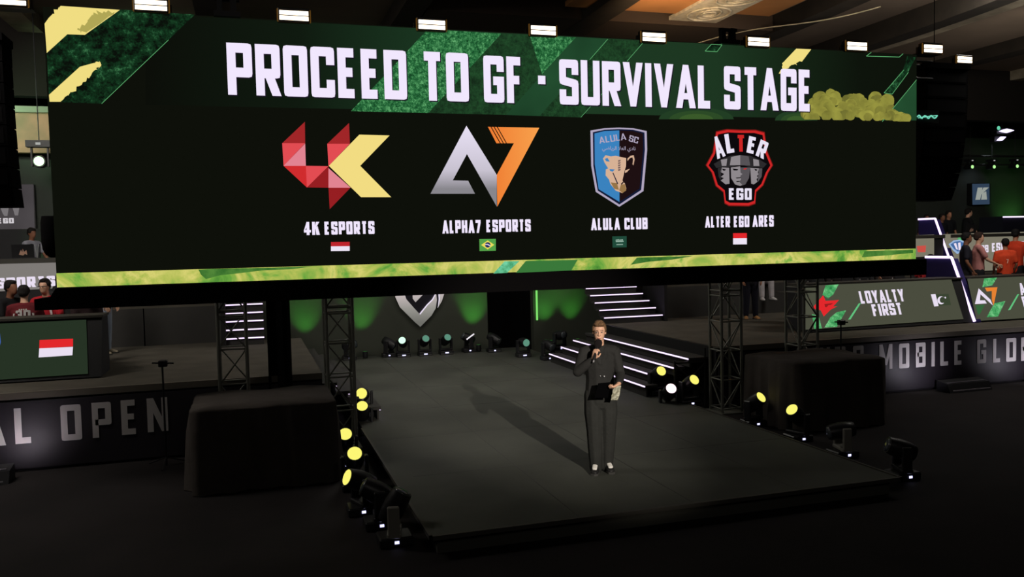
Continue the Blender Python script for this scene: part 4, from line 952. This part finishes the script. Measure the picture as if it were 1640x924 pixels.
# ------------------------------------------------------------ people
def ell(c, r, rot=None, n=12, m=8):
    c = Vector(c); rings = []
    for j in range(1, m):
        th = math.pi*j/m; rings.append([c+((rot or Matrix.Identity(3)) @ Vector((r[0]*math.sin(th)*math.cos(a), r[1]*math.sin(th)*math.sin(a), r[2]*math.cos(th)))) for a in [2*math.pi*i/n for i in range(n)]])
    return rings
def chain(pts, side=(1, 0, 0), n=10):
    """pts: (point, r_side, r_other) smooth tapered limb with round ends"""
    P = [Vector(p[0]) for p in pts]; out = []
    def ring(c, t, a, b):
        s = Vector(side); s = (s-t*s.dot(t))
        if s.length < .2: s = t.orthogonal()
        s.normalize(); o = t.cross(s)
        return [c+s*(a*math.cos(k))+o*(b*math.sin(k)) for k in [2*math.pi*i/n for i in range(n)]]
    for i, (p, a, b) in enumerate(pts):
        t = (P[min(i+1, len(P)-1)]-P[max(i-1, 0)]).normalized()
        r = min(a, b)
        if i == 0:
            out.append(ring(P[0]-t*r*.85, t, a*.45, b*.45)); out.append(ring(P[0]-t*r*.5, t, a*.85, b*.85))
        out.append(ring(P[i], t, a, b))
        if i == len(pts)-1:
            out.append(ring(P[i]+t*r*.5, t, a*.85, b*.85)); out.append(ring(P[i]+t*r*.85, t, a*.45, b*.45))
    return out
def fuse(name, pieces, voxel, m, parent, smooth=4, extra=(), fac=.5, faces=None):
    b = MB()
    for r in pieces: b.loft(r)
    o = b.build('tmp', m, None)
    md = o.modifiers.new('r', 'REMESH'); md.mode = 'VOXEL'; md.voxel_size = voxel; md.use_smooth_shade = True
    if smooth: ms = o.modifiers.new('s', 'SMOOTH'); ms.iterations = smooth; ms.factor = fac
    bpy.context.view_layer.update()
    me = bpy.data.meshes.new_from_object(o.evaluated_get(bpy.context.evaluated_depsgraph_get()))
    bpy.data.objects.remove(o)
    if extra:
        e = MB()
        for r in extra: e.loft(r)
        eo = e.build('tmp', m, None); bm = bmesh.new(); bm.from_mesh(me); bm.from_mesh(eo.data); bm.to_mesh(me); bm.free(); bpy.data.objects.remove(eo)
    me.materials.clear(); me.materials.append(m)
    for p in me.polygons: p.use_smooth = True; p.material_index = 0
    me.name = name
    return link(name, me, parent)
def ik(a, c, l1, l2, hint):
    a, c = Vector(a), Vector(c); d = c-a; L = min(d.length, (l1+l2)*.995); u = d.normalized(); c = a+u*L
    x = (l1*l1-l2*l2+L*L)/(2*L); h = math.sqrt(max(0, l1*l1-x*x)); hv = Vector(hint); hv = (hv-u*hv.dot(u)).normalized()
    return a+u*x+hv*h, c
def hand(wr, d, palm_n, side, curl=.5, grip=False, k=1.0):
    """wr wrist, d finger direction, palm_n palm normal, side: thumb side direction sign"""
    d = Vector(d).normalized(); pn = Vector(palm_n); pn = (pn-d*pn.dot(d)).normalized(); w_ = d.cross(pn)*side
    out = [chain([(wr, .026*k, .02*k), (wr+d*.03*k, .036*k, .018*k), (wr+d*.075*k, .040*k, .016*k), (wr+d*.088*k, .037*k, .014*k)], side=w_)]
    fingers = []
    for i, (o, l) in enumerate(((.03, .070), (.0105, .078), (-.0095, .073), (-.029, .058))):
        b0 = wr+d*(.088-.003*abs(i-1))*k+w_*o*k; pts = [(b0-d*.012*k, .0098*k, .0098*k)]; ang = curl*.35; p = b0
        for sgm in range(3):
            dd = (d*math.cos(ang)+pn*math.sin(ang)); p = p+dd*(l*(.45, .32, .26)[sgm])*k; pts.append((p.copy(), (.0092-.001*sgm)*k, (.0092-.001*sgm)*k)); ang += curl*(.9 if not grip else 1.25)
        fingers.append(chain(pts, side=w_, n=7))
    t0 = wr+d*.025*k+w_*.028*k; t1 = t0+(w_*.03+d*.028+pn*.012)*k; t2 = t1+(w_*(.006 if not grip else -.008)+d*.03+pn*(.01+.018*curl))*k
    fingers.append(chain([(t0, .013*k, .013*k), (t1, .0115*k, .0115*k), (t2, .0095*k, .0095*k)], side=pn, n=7))
    return out, fingers
SK = {'light': (214, 168, 140), 'tan': (176, 124, 96), 'brown': (132, 88, 66)}
def person(label, loc, rz, pose='stand', skin='tan', shirt=(30, 30, 32), trousers=(30, 30, 34), hair=(24, 20, 18), shoe=(30, 28, 28), sleeve='short', lean=0., turn=0., wr=((-.22, -.12, .95), (.22, -.12, .95)),
           hint=((-.4, .6, -.5), (.4, .6, -.5)), voxel=.022, h=1.78, wide=1.0, group=None, hero=False, female=False, nod=0., curl=.5, grips=(False, False), hdir=(None, None), pn=(None, None), hang_legs=False):
    t = thing('person', label, 'person', loc, rz, group); k = h/1.8; t.scale = (k, k, k)
    smat = mat('skin_'+skin, SK[skin], .55, spec=.35, noise=.06, nscale=12)
    def cm(c, nm, r_=.85, bm=.25): return mat('%s_%d_%d_%d' % ((nm,)+tuple(c)), c, r_, spec=.2, noise=.08, nscale=8, bump=bm, bscale=30)
    sit = pose == 'sit'; base = .50 if sit else .95; dz = base-.95
    tilt = Matrix.Rotation(lean, 3, 'X')
    def T(v): # torso frame
        v = Vector(v); return Vector((0, 0, base)) + (tilt @ Vector((v.x, v.y, v.z-.95)))
    def rotv(v): return tilt @ Vector(v)
    # joints
    sh = [T((s*.178, .0, 1.445)) for s in (-1, 1)]
    el = []; wrp = []
    for i in (0, 1):
        tgt = Vector(wr[i])+Vector((0, 0, dz)); e, c = ik(sh[i], tgt, .285, .255, hint[i]); el.append(e); wrp.append(c)
    hips = [T((s*.09, 0, .93)) for s in (-1, 1)]
    if sit:
        kn = [Vector((s*.13, -.42, .50)) for s in (-1, 1)]; an = [Vector((s*.13, -.40 if not hang_legs else -.44, .09)) for s in (-1, 1)]
    elif hero:
        kn = [Vector((-.080, -.02, .50)), Vector((.085, .0, .50))]; an = [Vector((-.068, .0, .085)), Vector((.07, .06, .085))]
    else:
        kn = [Vector((-.10, -.02, .50)), Vector((.10, -.01, .50))]; an = [Vector((-.11, .02, .08)), Vector((.12, .03, .08))]
    # head
    hr = Matrix.Rotation(turn, 3, 'Z') @ Matrix.Rotation(nod, 3, 'X'); hc = T((0, -.02, 1.675))
    def Hd(v): return hc+hr @ Vector(v)
    W_ = wide
    body = [chain([(T((0, 0, .90)), .155, .105), (T((0, 0, 1.0)), .16, .112), (T((0, .0, 1.12)), .14, .10), (T((0, 0, 1.26)), .155, .112), (T((0, .005, 1.38)), .165, .108), (T((0, .01, 1.45)), .12, .075)]),
            chain([(T((0, .012, 1.45)), .066, .062), (T((0, .0, 1.53)), .055, .056), (T((0, -.012, 1.60)), .054, .058)])]
    for i in (0, 1):
        s = (-1, 1)[i]
        body.append(chain([(T((s*.10, .0, 1.43)), .055, .055), (sh[i], .056, .056), (sh[i].lerp(el[i], .5), .046, .046), (el[i], .038, .038)]))
        body.append(chain([(el[i], .038, .038), (el[i].lerp(wrp[i], .35), .038, .036), (wrp[i], .027, .023)]))
        body.append(chain([(hips[i], .092, .092), (hips[i].lerp(kn[i], .5), .078, .08), (kn[i], .056, .058)]))
        body.append(chain([(kn[i], .055, .057), (kn[i].lerp(an[i], .35), .05, .055), (an[i], .036, .038)]))
        fr_ = Matrix.Rotation(s*.2, 3, 'Z'); fo = lambda x, y, z: an[i]+fr_ @ Vector((x, y, 0))+Vector((0, 0, z))
        body.append(chain([(fo(0, .02, -.04), .026, .022), (fo(0, -.06, -.048), .03, .02), (fo(0, -.12, -.055), .026, .015)]))
    # head pieces
    HR = lambda c, r: [[Hd(Vector(p)) for p in ring] for ring in ell(c, r)]
    hw = .072 if not female else .068
    body += [HR((0, .012, .028), (hw+.003, .093, .092)), HR((0, -.018, -.03), (hw-.01, .074, .082)), HR((0, -.05, -.078), (.042, .040, .035)), HR((0, -.045, -.045), (.055, .045, .05)),
             HR((-hw, .012, -.005), (.010, .018, .030)), HR((hw, .012, -.005), (.010, .018, .030)),
             chain([(Hd((0, -.083, .018)), .009, .009), (Hd((0, -.1, -.012)), .011, .011), (Hd((0, -.101, -.026)), .016, .011)]),
             chain([(Hd((-.045, -.073, .024)), .012, .009), (Hd((0, -.086, .026)), .012, .009), (Hd((.045, -.073, .024)), .012, .009)]),
             HR((0, -.087, -.056), (.023, .011, .007)), HR((0, -.086, -.067), (.019, .010, .007))]
    extra = []
    for i in (0, 1):
        d = Vector(hdir[i]) if hdir[i] else (wrp[i]-el[i]); p_ = Vector(pn[i]) if pn[i] else Vector((-(-1, 1)[i], 0, -.3))
        pal, fi = hand(wrp[i], d, p_, (-1, 1)[i] if not grips[i] else (-1, 1)[i], curl, grips[i])
        body += pal
        if hero: body += fi
        else: extra += fi
    fuse('body', body, voxel if not hero else .0065, smat, t, smooth=3 if not hero else 2, extra=extra)
    # shirt
    o = .018
    sw = [chain([(T((0, 0, .88)), .172*W_, .125), (T((0, 0, 1.0)), .170*W_, .128), (T((0, 0, 1.12)), .160*W_, .122), (T((0, 0, 1.26)), .175*W_, .13), (T((0, .005, 1.38)), .182*W_, .125), (T((0, .01, 1.455)), .125, .088)])]
    for i in (0, 1):
        s = (-1, 1)[i]; r = .068*W_
        arm = [(T((s*.10, .0, 1.42)), .07, .07), (sh[i]+rotv((s*.008, 0, -.005)), r, r), (sh[i].lerp(el[i], .5), r*.92, r*.92)]
        if sleeve == 'long': sw.append(chain(arm+[(el[i], r*.84, r*.84)])); sw.append(chain([(el[i], r*.84, r*.84), (el[i].lerp(wrp[i], .55), r*.74, r*.74), (el[i].lerp(wrp[i], .86), r*.6, r*.6)]))
        else: sw.append(chain(arm+[(sh[i].lerp(el[i], .72), r*.9, r*.9)]))
    sw.append(chain([(T((-.165, .0, 1.435)), .07, .078), (T((-.08, .005, 1.452)), .075, .075), (T((.08, .005, 1.452)), .075, .075), (T((.165, .0, 1.435)), .07, .078)], side=(0, 1, 0)))
    if hero:
        # folded collar, blouson hem, lapel edges, pocket flaps
        sw.append(chain([(T((-.062, -.058, 1.475)), .02, .02), (T((-.055, .05, 1.505)), .02, .03), (T((0, .07, 1.515)), .02, .03), (T((.055, .05, 1.505)), .02, .03), (T((.062, -.058, 1.475)), .02, .02)], side=(0, 0, 1)))
        for s in (-1, 1): sw.append(chain([(T((s*.066, -.05, 1.475)), .03, .012), (T((s*.046, -.104, 1.40)), .034, .012), (T((s*.014, -.122, 1.31)), .014, .012)], side=(1, 0, 0)))
        sw.append(chain([(T((0, 0, .90)), .185, .14), (T((0, 0, .95)), .19, .145)]))
    shirt_o = fuse('jacket' if hero else 'shirt', sw, voxel*.9 if not hero else .009, cm(shirt, 'cloth'), t, smooth=4)
    # trousers
    o = .02; wl_ = 1.28 if hero else 1.08
    tw = [chain([(T((0, 0, .97)), .160, .118), (T((0, 0, .90)), .168, .125)])]
    if hero: tw = [chain([(T((0, 0, .99)), .158, .12), (T((0, 0, .92)), .175, .135), (T((0, 0, .85)), .18, .135)])]
    for i in (0, 1):
        s = (-1, 1)[i]
        tw.append(chain([(hips[i], .105, .112), (hips[i].lerp(kn[i], .5), .092*wl_*.96, .096*wl_*.96), (kn[i], .074*wl_, .076*wl_)]))
        tw.append(chain([(kn[i], .074*wl_, .076*wl_), (kn[i].lerp(an[i], .5), .066*wl_*1.05, .07*wl_*1.05), (an[i]+Vector((0, -.005, .02)), .058*wl_*1.05, .068*wl_*1.05)]+([(an[i]+Vector((0, -.012, -.045)), .075, .088)] if hero else [])+[]))
    fuse('trousers', tw, voxel*.9 if not hero else .009, cm(trousers, 'cloth'), t, smooth=4)
    # shoes
    for i in (0, 1):
        a = an[i]; rz_ = Matrix.Rotation((-1, 1)[i]*.2, 3, 'Z')
        F_ = lambda x, y, z: (a.x+(rz_ @ Vector((x, y, 0))).x, a.y+(rz_ @ Vector((x, y, 0))).y, a.z-.085+z)
        so = fuse('shoe', [chain([(F_(0, .05, .05), .044, .048), (F_(0, -.04, .055), .048, .052), (F_(0, -.13, .038), .05, .038), (F_(0, -.17, .03), .044, .03)])], .012, cm(shoe, 'shoe', .5, 0), t, smooth=2)
        b = MB(); pr = [(-.045, -.0), (-.05, -.12), (-.04, -.19), (0, -.215), (.04, -.19), (.05, -.12), (.045, 0), (.045, .06), (0, .1), (-.045, .06)]
        b.prism([F_(x, y, .0) for x, y in pr], (0, 0, .025)); b.build('sole', mat('sole_rubber', (60, 60, 58), .8), so, local=True)
        if hero:
            b = MB(); b.box((-.034, -.13, .078), (.034, -.05, .083)); b.v = [F_(v[0], v[1], v[2]+max(0, (v[1]+.13))*.12) for v in b.v]
            fuse('shoe_tongue', [chain([(F_(0, -.15, .072), .032, .016), (F_(0, -.085, .10), .032, .016)])], .008, mat('shoe_white', (226, 224, 218), .6), so, smooth=1)
    # hair
    hm = mat('hair_%d_%d_%d' % tuple(hair), hair, .75, spec=.3, noise=.3, nscale=30, bump=.8, bscale=90)
    hp = [HR((0, .026, .048), (hw+.013, .092, .088)), HR((0, .045, .005), (hw+.008, .075, .07)), HR((0, -.03, .092), (hw-.012, .055, .034)), HR((-hw+.0, .0, .035), (.014, .04, .045)), HR((hw-.0, .0, .035), (.014, .04, .045))]
    if hero: hp += [HR((.02, -.055, .098), (.042, .034, .024)), HR((-.03, -.045, .1), (.035, .034, .022)), HR((0, -.01, .118), (.055, .05, .026))]
    if female: hp += [chain([(Hd((0, .07, .03)), .07, .04), (Hd((0, .085, -.10)), .065, .035), (Hd((0, .08, -.24)), .05, .025)])]
    fuse('hair', hp, .014 if not hero else .008, hm, t, smooth=2)
    if hero:
        for s in (-1, 1):
            e = MB(); e.loft([[Hd(Vector(p)) for p in r] for r in ell((s*.030, -.083, .006), (.0125, .008, .0075))]); eo = e.build('eye', mat('eye_white', (150, 140, 134), .3), t, local=True)
            e = MB(); e.loft([[Hd(Vector(p)) for p in r] for r in ell((s*.030, -.0895, .006), (.006, .0035, .006))]); e.build('iris', mat('eye_iris', (50, 44, 40), .3), eo, local=True)
            fuse('eyebrow', [chain([(Hd((s*.014, -.096, .028)), .004, .004), (Hd((s*.03, -.095, .032)), .0045, .004), (Hd((s*.048, -.082, .026)), .003, .003)])], .003, hm, t, smooth=1)
        b = MB(); b.loft([[Hd(Vector(p)) for p in r] for r in ell((0, -.0965, -.061), (.021, .004, .006))]); b.build('lips', mat('lip_skin', (176, 110, 98), .5), t, local=True)
    return dict(t=t, T=T, Hd=Hd, wr=wrp, el=el, sh=sh, base=base, tilt=tilt, shirt=shirt_o, k=k)
def back_print(P, st, z, hh, wd, c, front=False, rx=.18, ry=.134):
    """flat print that follows the chest or back"""
    b = MB(); tot = sum(WID.get(ch, .53) for ch in st)+.1*(len(st)-1); kx = wd/tot; x = 0
    for ch in st:
        pol, w2 = glyph(ch, .2)
        for pl in pol:
            pts = []
            for q in pl:
                u = (x+q.x)*kx-wd/2; y = (ry*math.sqrt(max(0, 1-(u/rx)**2))+.012)*(1 if not front else -1)
                pts.append(P['T']((u if front else -u, y, z+q.y*hh)))
            b.poly(pts)
        x += w2+.1
    return b.build('shirt_print', mat('print_%d_%d_%d' % tuple(c), c, .7), P['shirt'], local=True, recalc=False)
def panel_print(P, quads, c, name='shirt_stripe'):
    b = MB()
    for (a0, z0, a1, z1, w_, sgn) in quads:
        def q(u, z): return P['T']((u, sgn*(.136*math.sqrt(max(.02, 1-(u/.186)**2))+.006), z))
        b.poly([q(a0-w_, z0), q(a0+w_, z0), q(a1+w_, z1), q(a1-w_, z1)])
    return b.build(name, mat('print_%d_%d_%d' % tuple(c), c, .7), P['shirt'], local=True, recalc=False)

# the presenter
HP = Vector((3.99, 9.36, 0)); HRZ = -.30
host = person('presenter in dark jacket and wide trousers standing on the catwalk, microphone at mouth', HP, HRZ, hero=True, skin='light', shirt=(40, 40, 39), trousers=(41, 42, 40), hair=(112, 84, 58), shoe=(34, 34, 34),
              sleeve='long', h=1.83, wr=((-.095, -.235, 1.385), (.185, -.30, 1.10)), hint=((-.75, .15, -.8), (.35, .5, -.8)), turn=-.12, nod=.04, curl=1.0, grips=(True, True),
              hdir=((.18, -.1, .75), (-.75, -.35, -.35)), pn=((.55, .5, -.1), (.1, .35, .9)), wide=1.04)
def child_world(o): return o
# microphone held at the mouth: a thing of its own
k = host['k']; Rz = Matrix.Rotation(HRZ, 3, 'Z'); Wd = lambda v: HP+Rz @ (Vector(v)*k)
mw = Wd(host['wr'][0]+Vector((.022, -.022, .06))); mouth = Wd(host['Hd']((0, -.13, -.07)))
md_ = (mouth-mw).normalized()
mt = thing('microphone', 'black hand microphone with foam head held at the presenter mouth', 'microphone', mw)
MB().lathe(-md_*.09, md_, [(0, .012), (.02, .016), (.20, .021)], 12).build('handle', mat('mic_black', (18, 18, 20), .4), mt, local=True)
MB().lathe(md_*.085, md_, [(0, .022), (.02, .040), (.05, .048), (.08, .046), (.105, .032), (.115, .012)], 14).build('foam_head', mat('mic_foam', (22, 12, 14), .95, bump=1, bscale=200), mt, local=True)
MB().lathe(-md_*.115, md_, [(0, .009), (.025, .011)], 8).build('end_cap', mat('mic_silver', (200, 200, 205), .3, .6), mt, local=True)
# cue card and folded paper
cw_ = Wd((.0, -.28, 1.05)); ct = thing('cue_card', 'black square cue card held at the presenter waist', 'card', cw_, HRZ+.1)
b = MB().prism([(-.10, 0, -.11), (.06, 0, -.12), (.10, -.02, .07), (-.05, .0, .06)], (0, .008, 0)); b.build('card_board', mat('card_black', (5, 5, 6), .9, spec=.02), ct, local=True)
pt_ = thing('folded_paper', 'crumpled silvery white paper in the presenter left hand', 'paper', Wd((.12, -.325, 1.00)), HRZ)
b = MB(); rn = random.Random(5); g = [[(-.035+.028*i+.012*j*.6+rn.uniform(-.004, .004), rn.uniform(-.012, .012), -.085+.028*j) for i in range(4)] for j in range(7)]
for j in range(6):
    for i in range(3): b.add([g[j][i], g[j][i+1], g[j+1][i+1], g[j+1][i]], [(0, 1, 2), (0, 2, 3)])
b.build('paper_sheet', mat('paper_silver', (196, 196, 176), .45, c2=(120, 118, 100), nscale=40), pt_, local=True, recalc=False)
# lapel clip, a small bright stud on the jacket
b = MB().lathe(host['T']((.035, -.140, 1.165)), (0, -1, 0), [(0, .009), (.008, .008), (.012, .003)], 10).lathe(host['T']((-.01, -.142, 1.17)), (0, -1, 0), [(0, .006), (.006, .003)], 8)
b.build('jacket_stud', mat('stud_metal', (235, 235, 240), .2, .3), host['shirt'], local=True)

# seats for the seated people
def chair(x, y, z0, rz, label):
    t = thing('gaming_chair', label, 'chair', (x, y, z0), rz)
    MB().box((-.25, -.22, .38), (.25, .25, .46), .03).build('seat', BLACK, t, local=True)
    tp = 1.22 if 'numbered' not in label else .74
    MB().prism([(-.24, .24, .44), (.24, .24, .44), (.27, .33, tp-.22), (.16, .36, tp), (-.16, .36, tp), (-.27, .33, tp-.22)], (0, .07, 0)).build('backrest', BLACK, t, local=True)
    MB().tube((0, 0, .08), (0, 0, .38), .03).build('gas_column', DARKMETAL, t, local=True)
    b = MB()
    for a in range(5): b.tube((0, 0, .09), (.28*math.cos(a*1.257), .28*math.sin(a*1.257), .03), .02)
    b.build('foot_star', PLASTIC, t, local=True)
def monitor(x, y, z, rz, label, w_=.54):
    t = thing('monitor', label, 'monitor', (x, y, z), rz)
    MB().box((-w_/2, 0, .12), (w_/2, .03, .44)).build('screen_shell', PLASTIC, t, local=True)
    MB().box((-.02, .0, .01), (.02, .03, .2)).box((-.1, -.08, 0), (.1, .08, .015)).build('stand', PLASTIC, t, local=True)
DT = DECK+.02+.9+.035
FWD = ((-.16, -.36, 1.16), (.16, -.36, 1.16))
def seated(label, x, y, rz, **kw):
    z = kw.pop('z', DECK); cl = kw.pop('ch'); P = person(label, (x, y, z), rz, pose='sit', **kw); chair(x, y+0, z, rz, 'black gaming chair under the '+cl); return P
# left front booth
P = seated('person with dark hair seen from behind in a dark red jersey numbered 30', -3.5, 15.4, math.pi+.05, wide=1.1, shirt=(96, 28, 34), skin='light', lean=.05, wr=FWD, h=1.88, ch='person numbered 30 in the left booth')
back_print(P, '30', 1.27, .135, .2, (190, 186, 184)); back_print(P, '1111', 1.405, .022, .11, (200, 196, 190))
panel_print(P, [(-.13, 1.36, -.17, .98, .012, 1), (.13, 1.36, .17, .98, .012, 1)], (214, 208, 204))
P = seated('person with glasses in a red and white jersey facing the room, left booth', -3.36, 16.4, -.25, shirt=(170, 34, 44), skin='light', lean=.08, wr=FWD, h=1.98, ch='person with glasses in red and white')
panel_print(P, [(-.10, 1.40, -.14, 1.0, .014, -1), (.10, 1.40, .14, 1.0, .014, -1)], (226, 218, 220)); back_print(P, '11', 1.2, .08, .05, (236, 230, 230), True)
b = MB()
for s in (-1, 1): b.tube(P['Hd']((s*.052, -.10, .005)), P['Hd']((s*.01, -.108, .005)), .006, n=6).tube(P['Hd']((s*.052, -.10, .005)), P['Hd']((s*.076, .0, .01)), .004, n=6)
b.build('glasses', mat('glasses_black', (12, 12, 14), .3), P['t'], local=True)
P = seated('person in a black shirt with a white lanyard, turned sideways in the left booth', -4.0, 16.45, 1.0, shirt=(26, 26, 28), skin='brown', lean=.12, wr=FWD, h=1.97, ch='black shirted person with the lanyard')
panel_print(P, [(-.06, 1.42, -.005, 1.12, .009, -1), (.06, 1.42, .005, 1.12, .009, -1)], (206, 206, 196), 'lanyard')
P = seated('person in a dark striped jersey leaning over the left booth desk beside the screen bar', -2.62, 15.5, .3, shirt=(44, 30, 32), skin='tan', lean=.3, wr=((-.14, -.42, 1.0), (.14, -.42, 1.02)), h=1.8, ch='person leaning over the left booth desk end')
panel_print(P, [(-.08, 1.38, -.12, 1.0, .01, -1), (.08, 1.38, .12, 1.0, .01, -1), (0, 1.3, .08, 1.0, .006, -1)], (170, 160, 140))
P = seated('person at the picture edge seated beside the black shirted one, left booth', -4.55, 15.7, .6, shirt=(40, 38, 40), skin='light', lean=.1, wr=FWD, h=1.85, ch='person at the left picture edge')
person('standing person in pale blue jeans and black top behind the left booth, mostly hidden', (-2.62, 17.35, DECK), 1.3, shirt=(24, 24, 26), trousers=(150, 160, 176), shoe=(150, 140, 120), skin='light', h=1.76)
P = person('person in a grey shirt with a backpack standing above the left booth', (-4.22, 19.45, TIER), .95, shirt=(140, 140, 150), trousers=(30, 32, 36), skin='brown', h=1.64, nod=.15, wr=((-.2, -.3, 1.0), (.2, -.3, 1.0)), voxel=.018)
bk = MB().box((-.14, .13, 1.02), (.14, .27, 1.42), .04); bk.build('backpack', mat('backpack_black', (26, 26, 28), .8), P['t'], local=True)
panel_print(P, [(-.11, 1.44, -.12, 1.05, .022, -1), (.11, 1.44, .12, 1.05, .022, -1)], (26, 26, 28), 'backpack_strap'); panel_print(P, [(-.05, 1.42, .0, 1.12, .007, -1), (.05, 1.42, .0, 1.12, .007, -1)], (190, 196, 190), 'lanyard')
# laptop in front of him
def laptop(x, y, z, rz, label, mark=None):
    t = thing('laptop', label, 'laptop', (x, y, z), rz)
    MB().box((-.19, .0, 0), (.19, .26, .018)).build('base', PLASTIC, t, local=True)
    MB().prism([(-.19, 0, .018), (.19, 0, .018), (.19, -.06, .27), (-.19, -.06, .27)], (0, .01, 0)).build('lid', PLASTIC, t, local=True)
    if mark:
        b = MB(); q = lambda u, v: (u, -.012-.06*v/.25-.002, .018+v)
        b.poly([q(-.07, .06), q(-.03, .15), q(-.01, .10), q(.0, .17), q(.02, .11), q(.06, .14), q(.07, .05), q(.03, .07), q(0, .04)]); b.build('lid_mark', mat('lid_mark', mark, .5), t, local=True, recalc=False)
laptop(-4.12, 18.28, TIER+.93+.09, .1, 'open black laptop with a pale lid mark on the upper left desk', (190, 150, 130))
# standing people and booths on the right
person('person in dark clothes standing beside the pink shirted one, right of the lit partition', (15.98, 15.7, DECK), .9, shirt=(30, 30, 40), skin='brown', hair=(14, 12, 12), h=1.92, wide=1.08)
person('person in a pale pink shirt standing behind the A7 desk', (16.55, 15.9, DECK), 1.0, shirt=(190, 128, 124), skin='light', hair=(46, 30, 24), h=1.92, wide=1.08, wr=((-.15, -.35, 1.08), (.1, -.38, 1.08)))
P = person('person in an orange jersey with back to the viewer behind the A7 desk', (17.05, 15.6, DECK), math.pi-.5, shirt=(214, 72, 40), skin='tan', hair=(14, 12, 12), h=1.76, wide=1.1)
back_print(P, '7', 1.2, .1, .05, (240, 180, 160))
P = person('taller person in an orange jersey turned to the right edge behind the A7 desk', (18.35, 16.5, DECK), math.pi-1.2, shirt=(206, 64, 36), skin='tan', hair=(14, 12, 12), h=1.98, wide=1.08, wr=((-.2, -.3, 1.05), (.2, -.3, 1.05)))
panel_print(P, [(.06, 1.36, .06, 1.1, .025, -1)], (230, 150, 130))
person('person in an orange shirt at the right picture edge, partly cut', (18.2, 15.9, DECK), 1.2, shirt=(214, 80, 44), skin='tan', h=1.78)
seated('person in a red shirt seated behind the lit partition beside the screen corner', 15.75, 16.6, -.3, shirt=(170, 40, 44), skin='light', lean=.15, wr=FWD, h=1.9, ch='red shirted person behind the lit partition')
for i, (x, y, rz, sh_, sk, lb) in enumerate([(11.6, 15.7, .2, (30, 28, 30), 'tan', 'person in black seated at the left end of the LOYALTY FIRST desk'), (12.35, 15.75, -.2, (34, 30, 32), 'light', 'person in black and white seated second from left at the LOYALTY FIRST desk'),
                                         (13.0, 15.75, .15, (28, 28, 30), 'tan', 'person in black with raised bare hands seated at the middle of the LOYALTY FIRST desk'), (13.7, 15.75, -.3, (36, 30, 30), 'tan', 'person in dark clothes seated near the right end of the LOYALTY FIRST desk')]):
    P = seated(lb, x, y, rz, ch=('first', 'second', 'third', 'fourth')[i]+' player from the left at the LOYALTY FIRST desk', shirt=sh_, skin=sk, lean=.12, wr=((-.13, -.45, 1.28), (.15, -.42, 1.34 if i == 2 else 1.24)), h=1.86)
    panel_print(P, [(-.12, 1.38, -.14, 1.05, .012, -1), (.12, 1.38, .14, 1.05, .012, -1)], (180, 176, 176))
hs_ = thing('headset', 'red headset resting on the desk right end behind LOYALTY FIRST', 'headset', (13.95, 15.0, DT))
MB().lathe((-.06, 0, .05), (1, 0, 0), [(0, .03), (.02, .05), (.03, .04)], 10).lathe((.06, 0, .05), (1, 0, 0), [(0, .03), (.02, .05), (.03, .04)], 10).build('ear_cup', mat('headset_red', (196, 40, 50), .5), hs_, local=True)
b = MB(); pts = [(-.075*math.cos(a)*1.0+.01, 0, .05+.13*math.sin(a)) for a in [math.pi*i/8 for i in range(9)]]
for i in range(8): b.tube(pts[i], pts[i+1], .01, n=6)
b.build('headband', mat('headset_red', (196, 40, 50), .5), hs_, local=True)
for x, rz, lb in ((11.25, .1, 'leftmost low black monitor back on the LOYALTY FIRST desk'), (12.0, -.1, 'second low black monitor back on the LOYALTY FIRST desk'), (13.35, .05, 'low black monitor back near the right end of the LOYALTY FIRST desk')):
    t = thing('phone_stand', lb.replace('monitor back', 'phone rig'), 'stand', (x, 14.85, DT), rz)
    MB().prism([(-.14, 0, 0), (.14, 0, 0), (.12, .03, .12), (-.12, .03, .12)], (0, .02, 0)).build('panel', PLASTIC, t, local=True)
    MB().tube((-.1, .05, 0), (.08, .06, .13), .008, n=6).tube((.12, .05, 0), (.16, .04, .12), .008, n=6).build('arm', mat('arm_white', (200, 198, 200), .5), t, local=True)
person('person in dark trousers and brown shoes standing on the right deck between the truss towers', (11.18, 17.2, DECK), -.3, shirt=(30, 30, 32), trousers=(26, 26, 36), shoe=(150, 110, 70), skin='tan', h=1.78)
P = person('person in pale grey trousers perched on the upper tier edge, only one leg showing', (12.42, 18.72, 1.22), -.15, pose='sit', shirt=(60, 60, 64), trousers=(176, 172, 176), shoe=(190, 186, 186), skin='tan', h=1.76, hang_legs=True)
bx = MB().box((10.55, 14.9, DECK), (10.56, 14.91, DECK+.01))
# upper right tier
person('bare armed person in black standing at the far right below the K screen', (20.95, 20.6, TIER), 1.2, shirt=(24, 26, 28), skin='light', hair=(24, 20, 18), h=1.86, wr=((-.1, -.35, .95), (.1, -.4, .95)), lean=.1)
person('person with black hair behind the upper laptop, the left of the pair', (19.75, 20.3, TIER), .1, shirt=(24, 26, 30), skin='brown', h=1.70)
person('person with black hair behind the upper laptop, the right of the pair', (20.3, 20.6, TIER), -.1, shirt=(24, 26, 30), skin='tan', h=1.80)
person('dim person standing against the screen corner on the upper right tier', (19.1, 20.2, TIER), -.4, shirt=(44, 40, 42), skin='brown', h=1.68)
laptop(19.6, 19.1, TIER+.98+.09, 0, 'open dark laptop with a small mark on the upper right desk', (110, 110, 120))
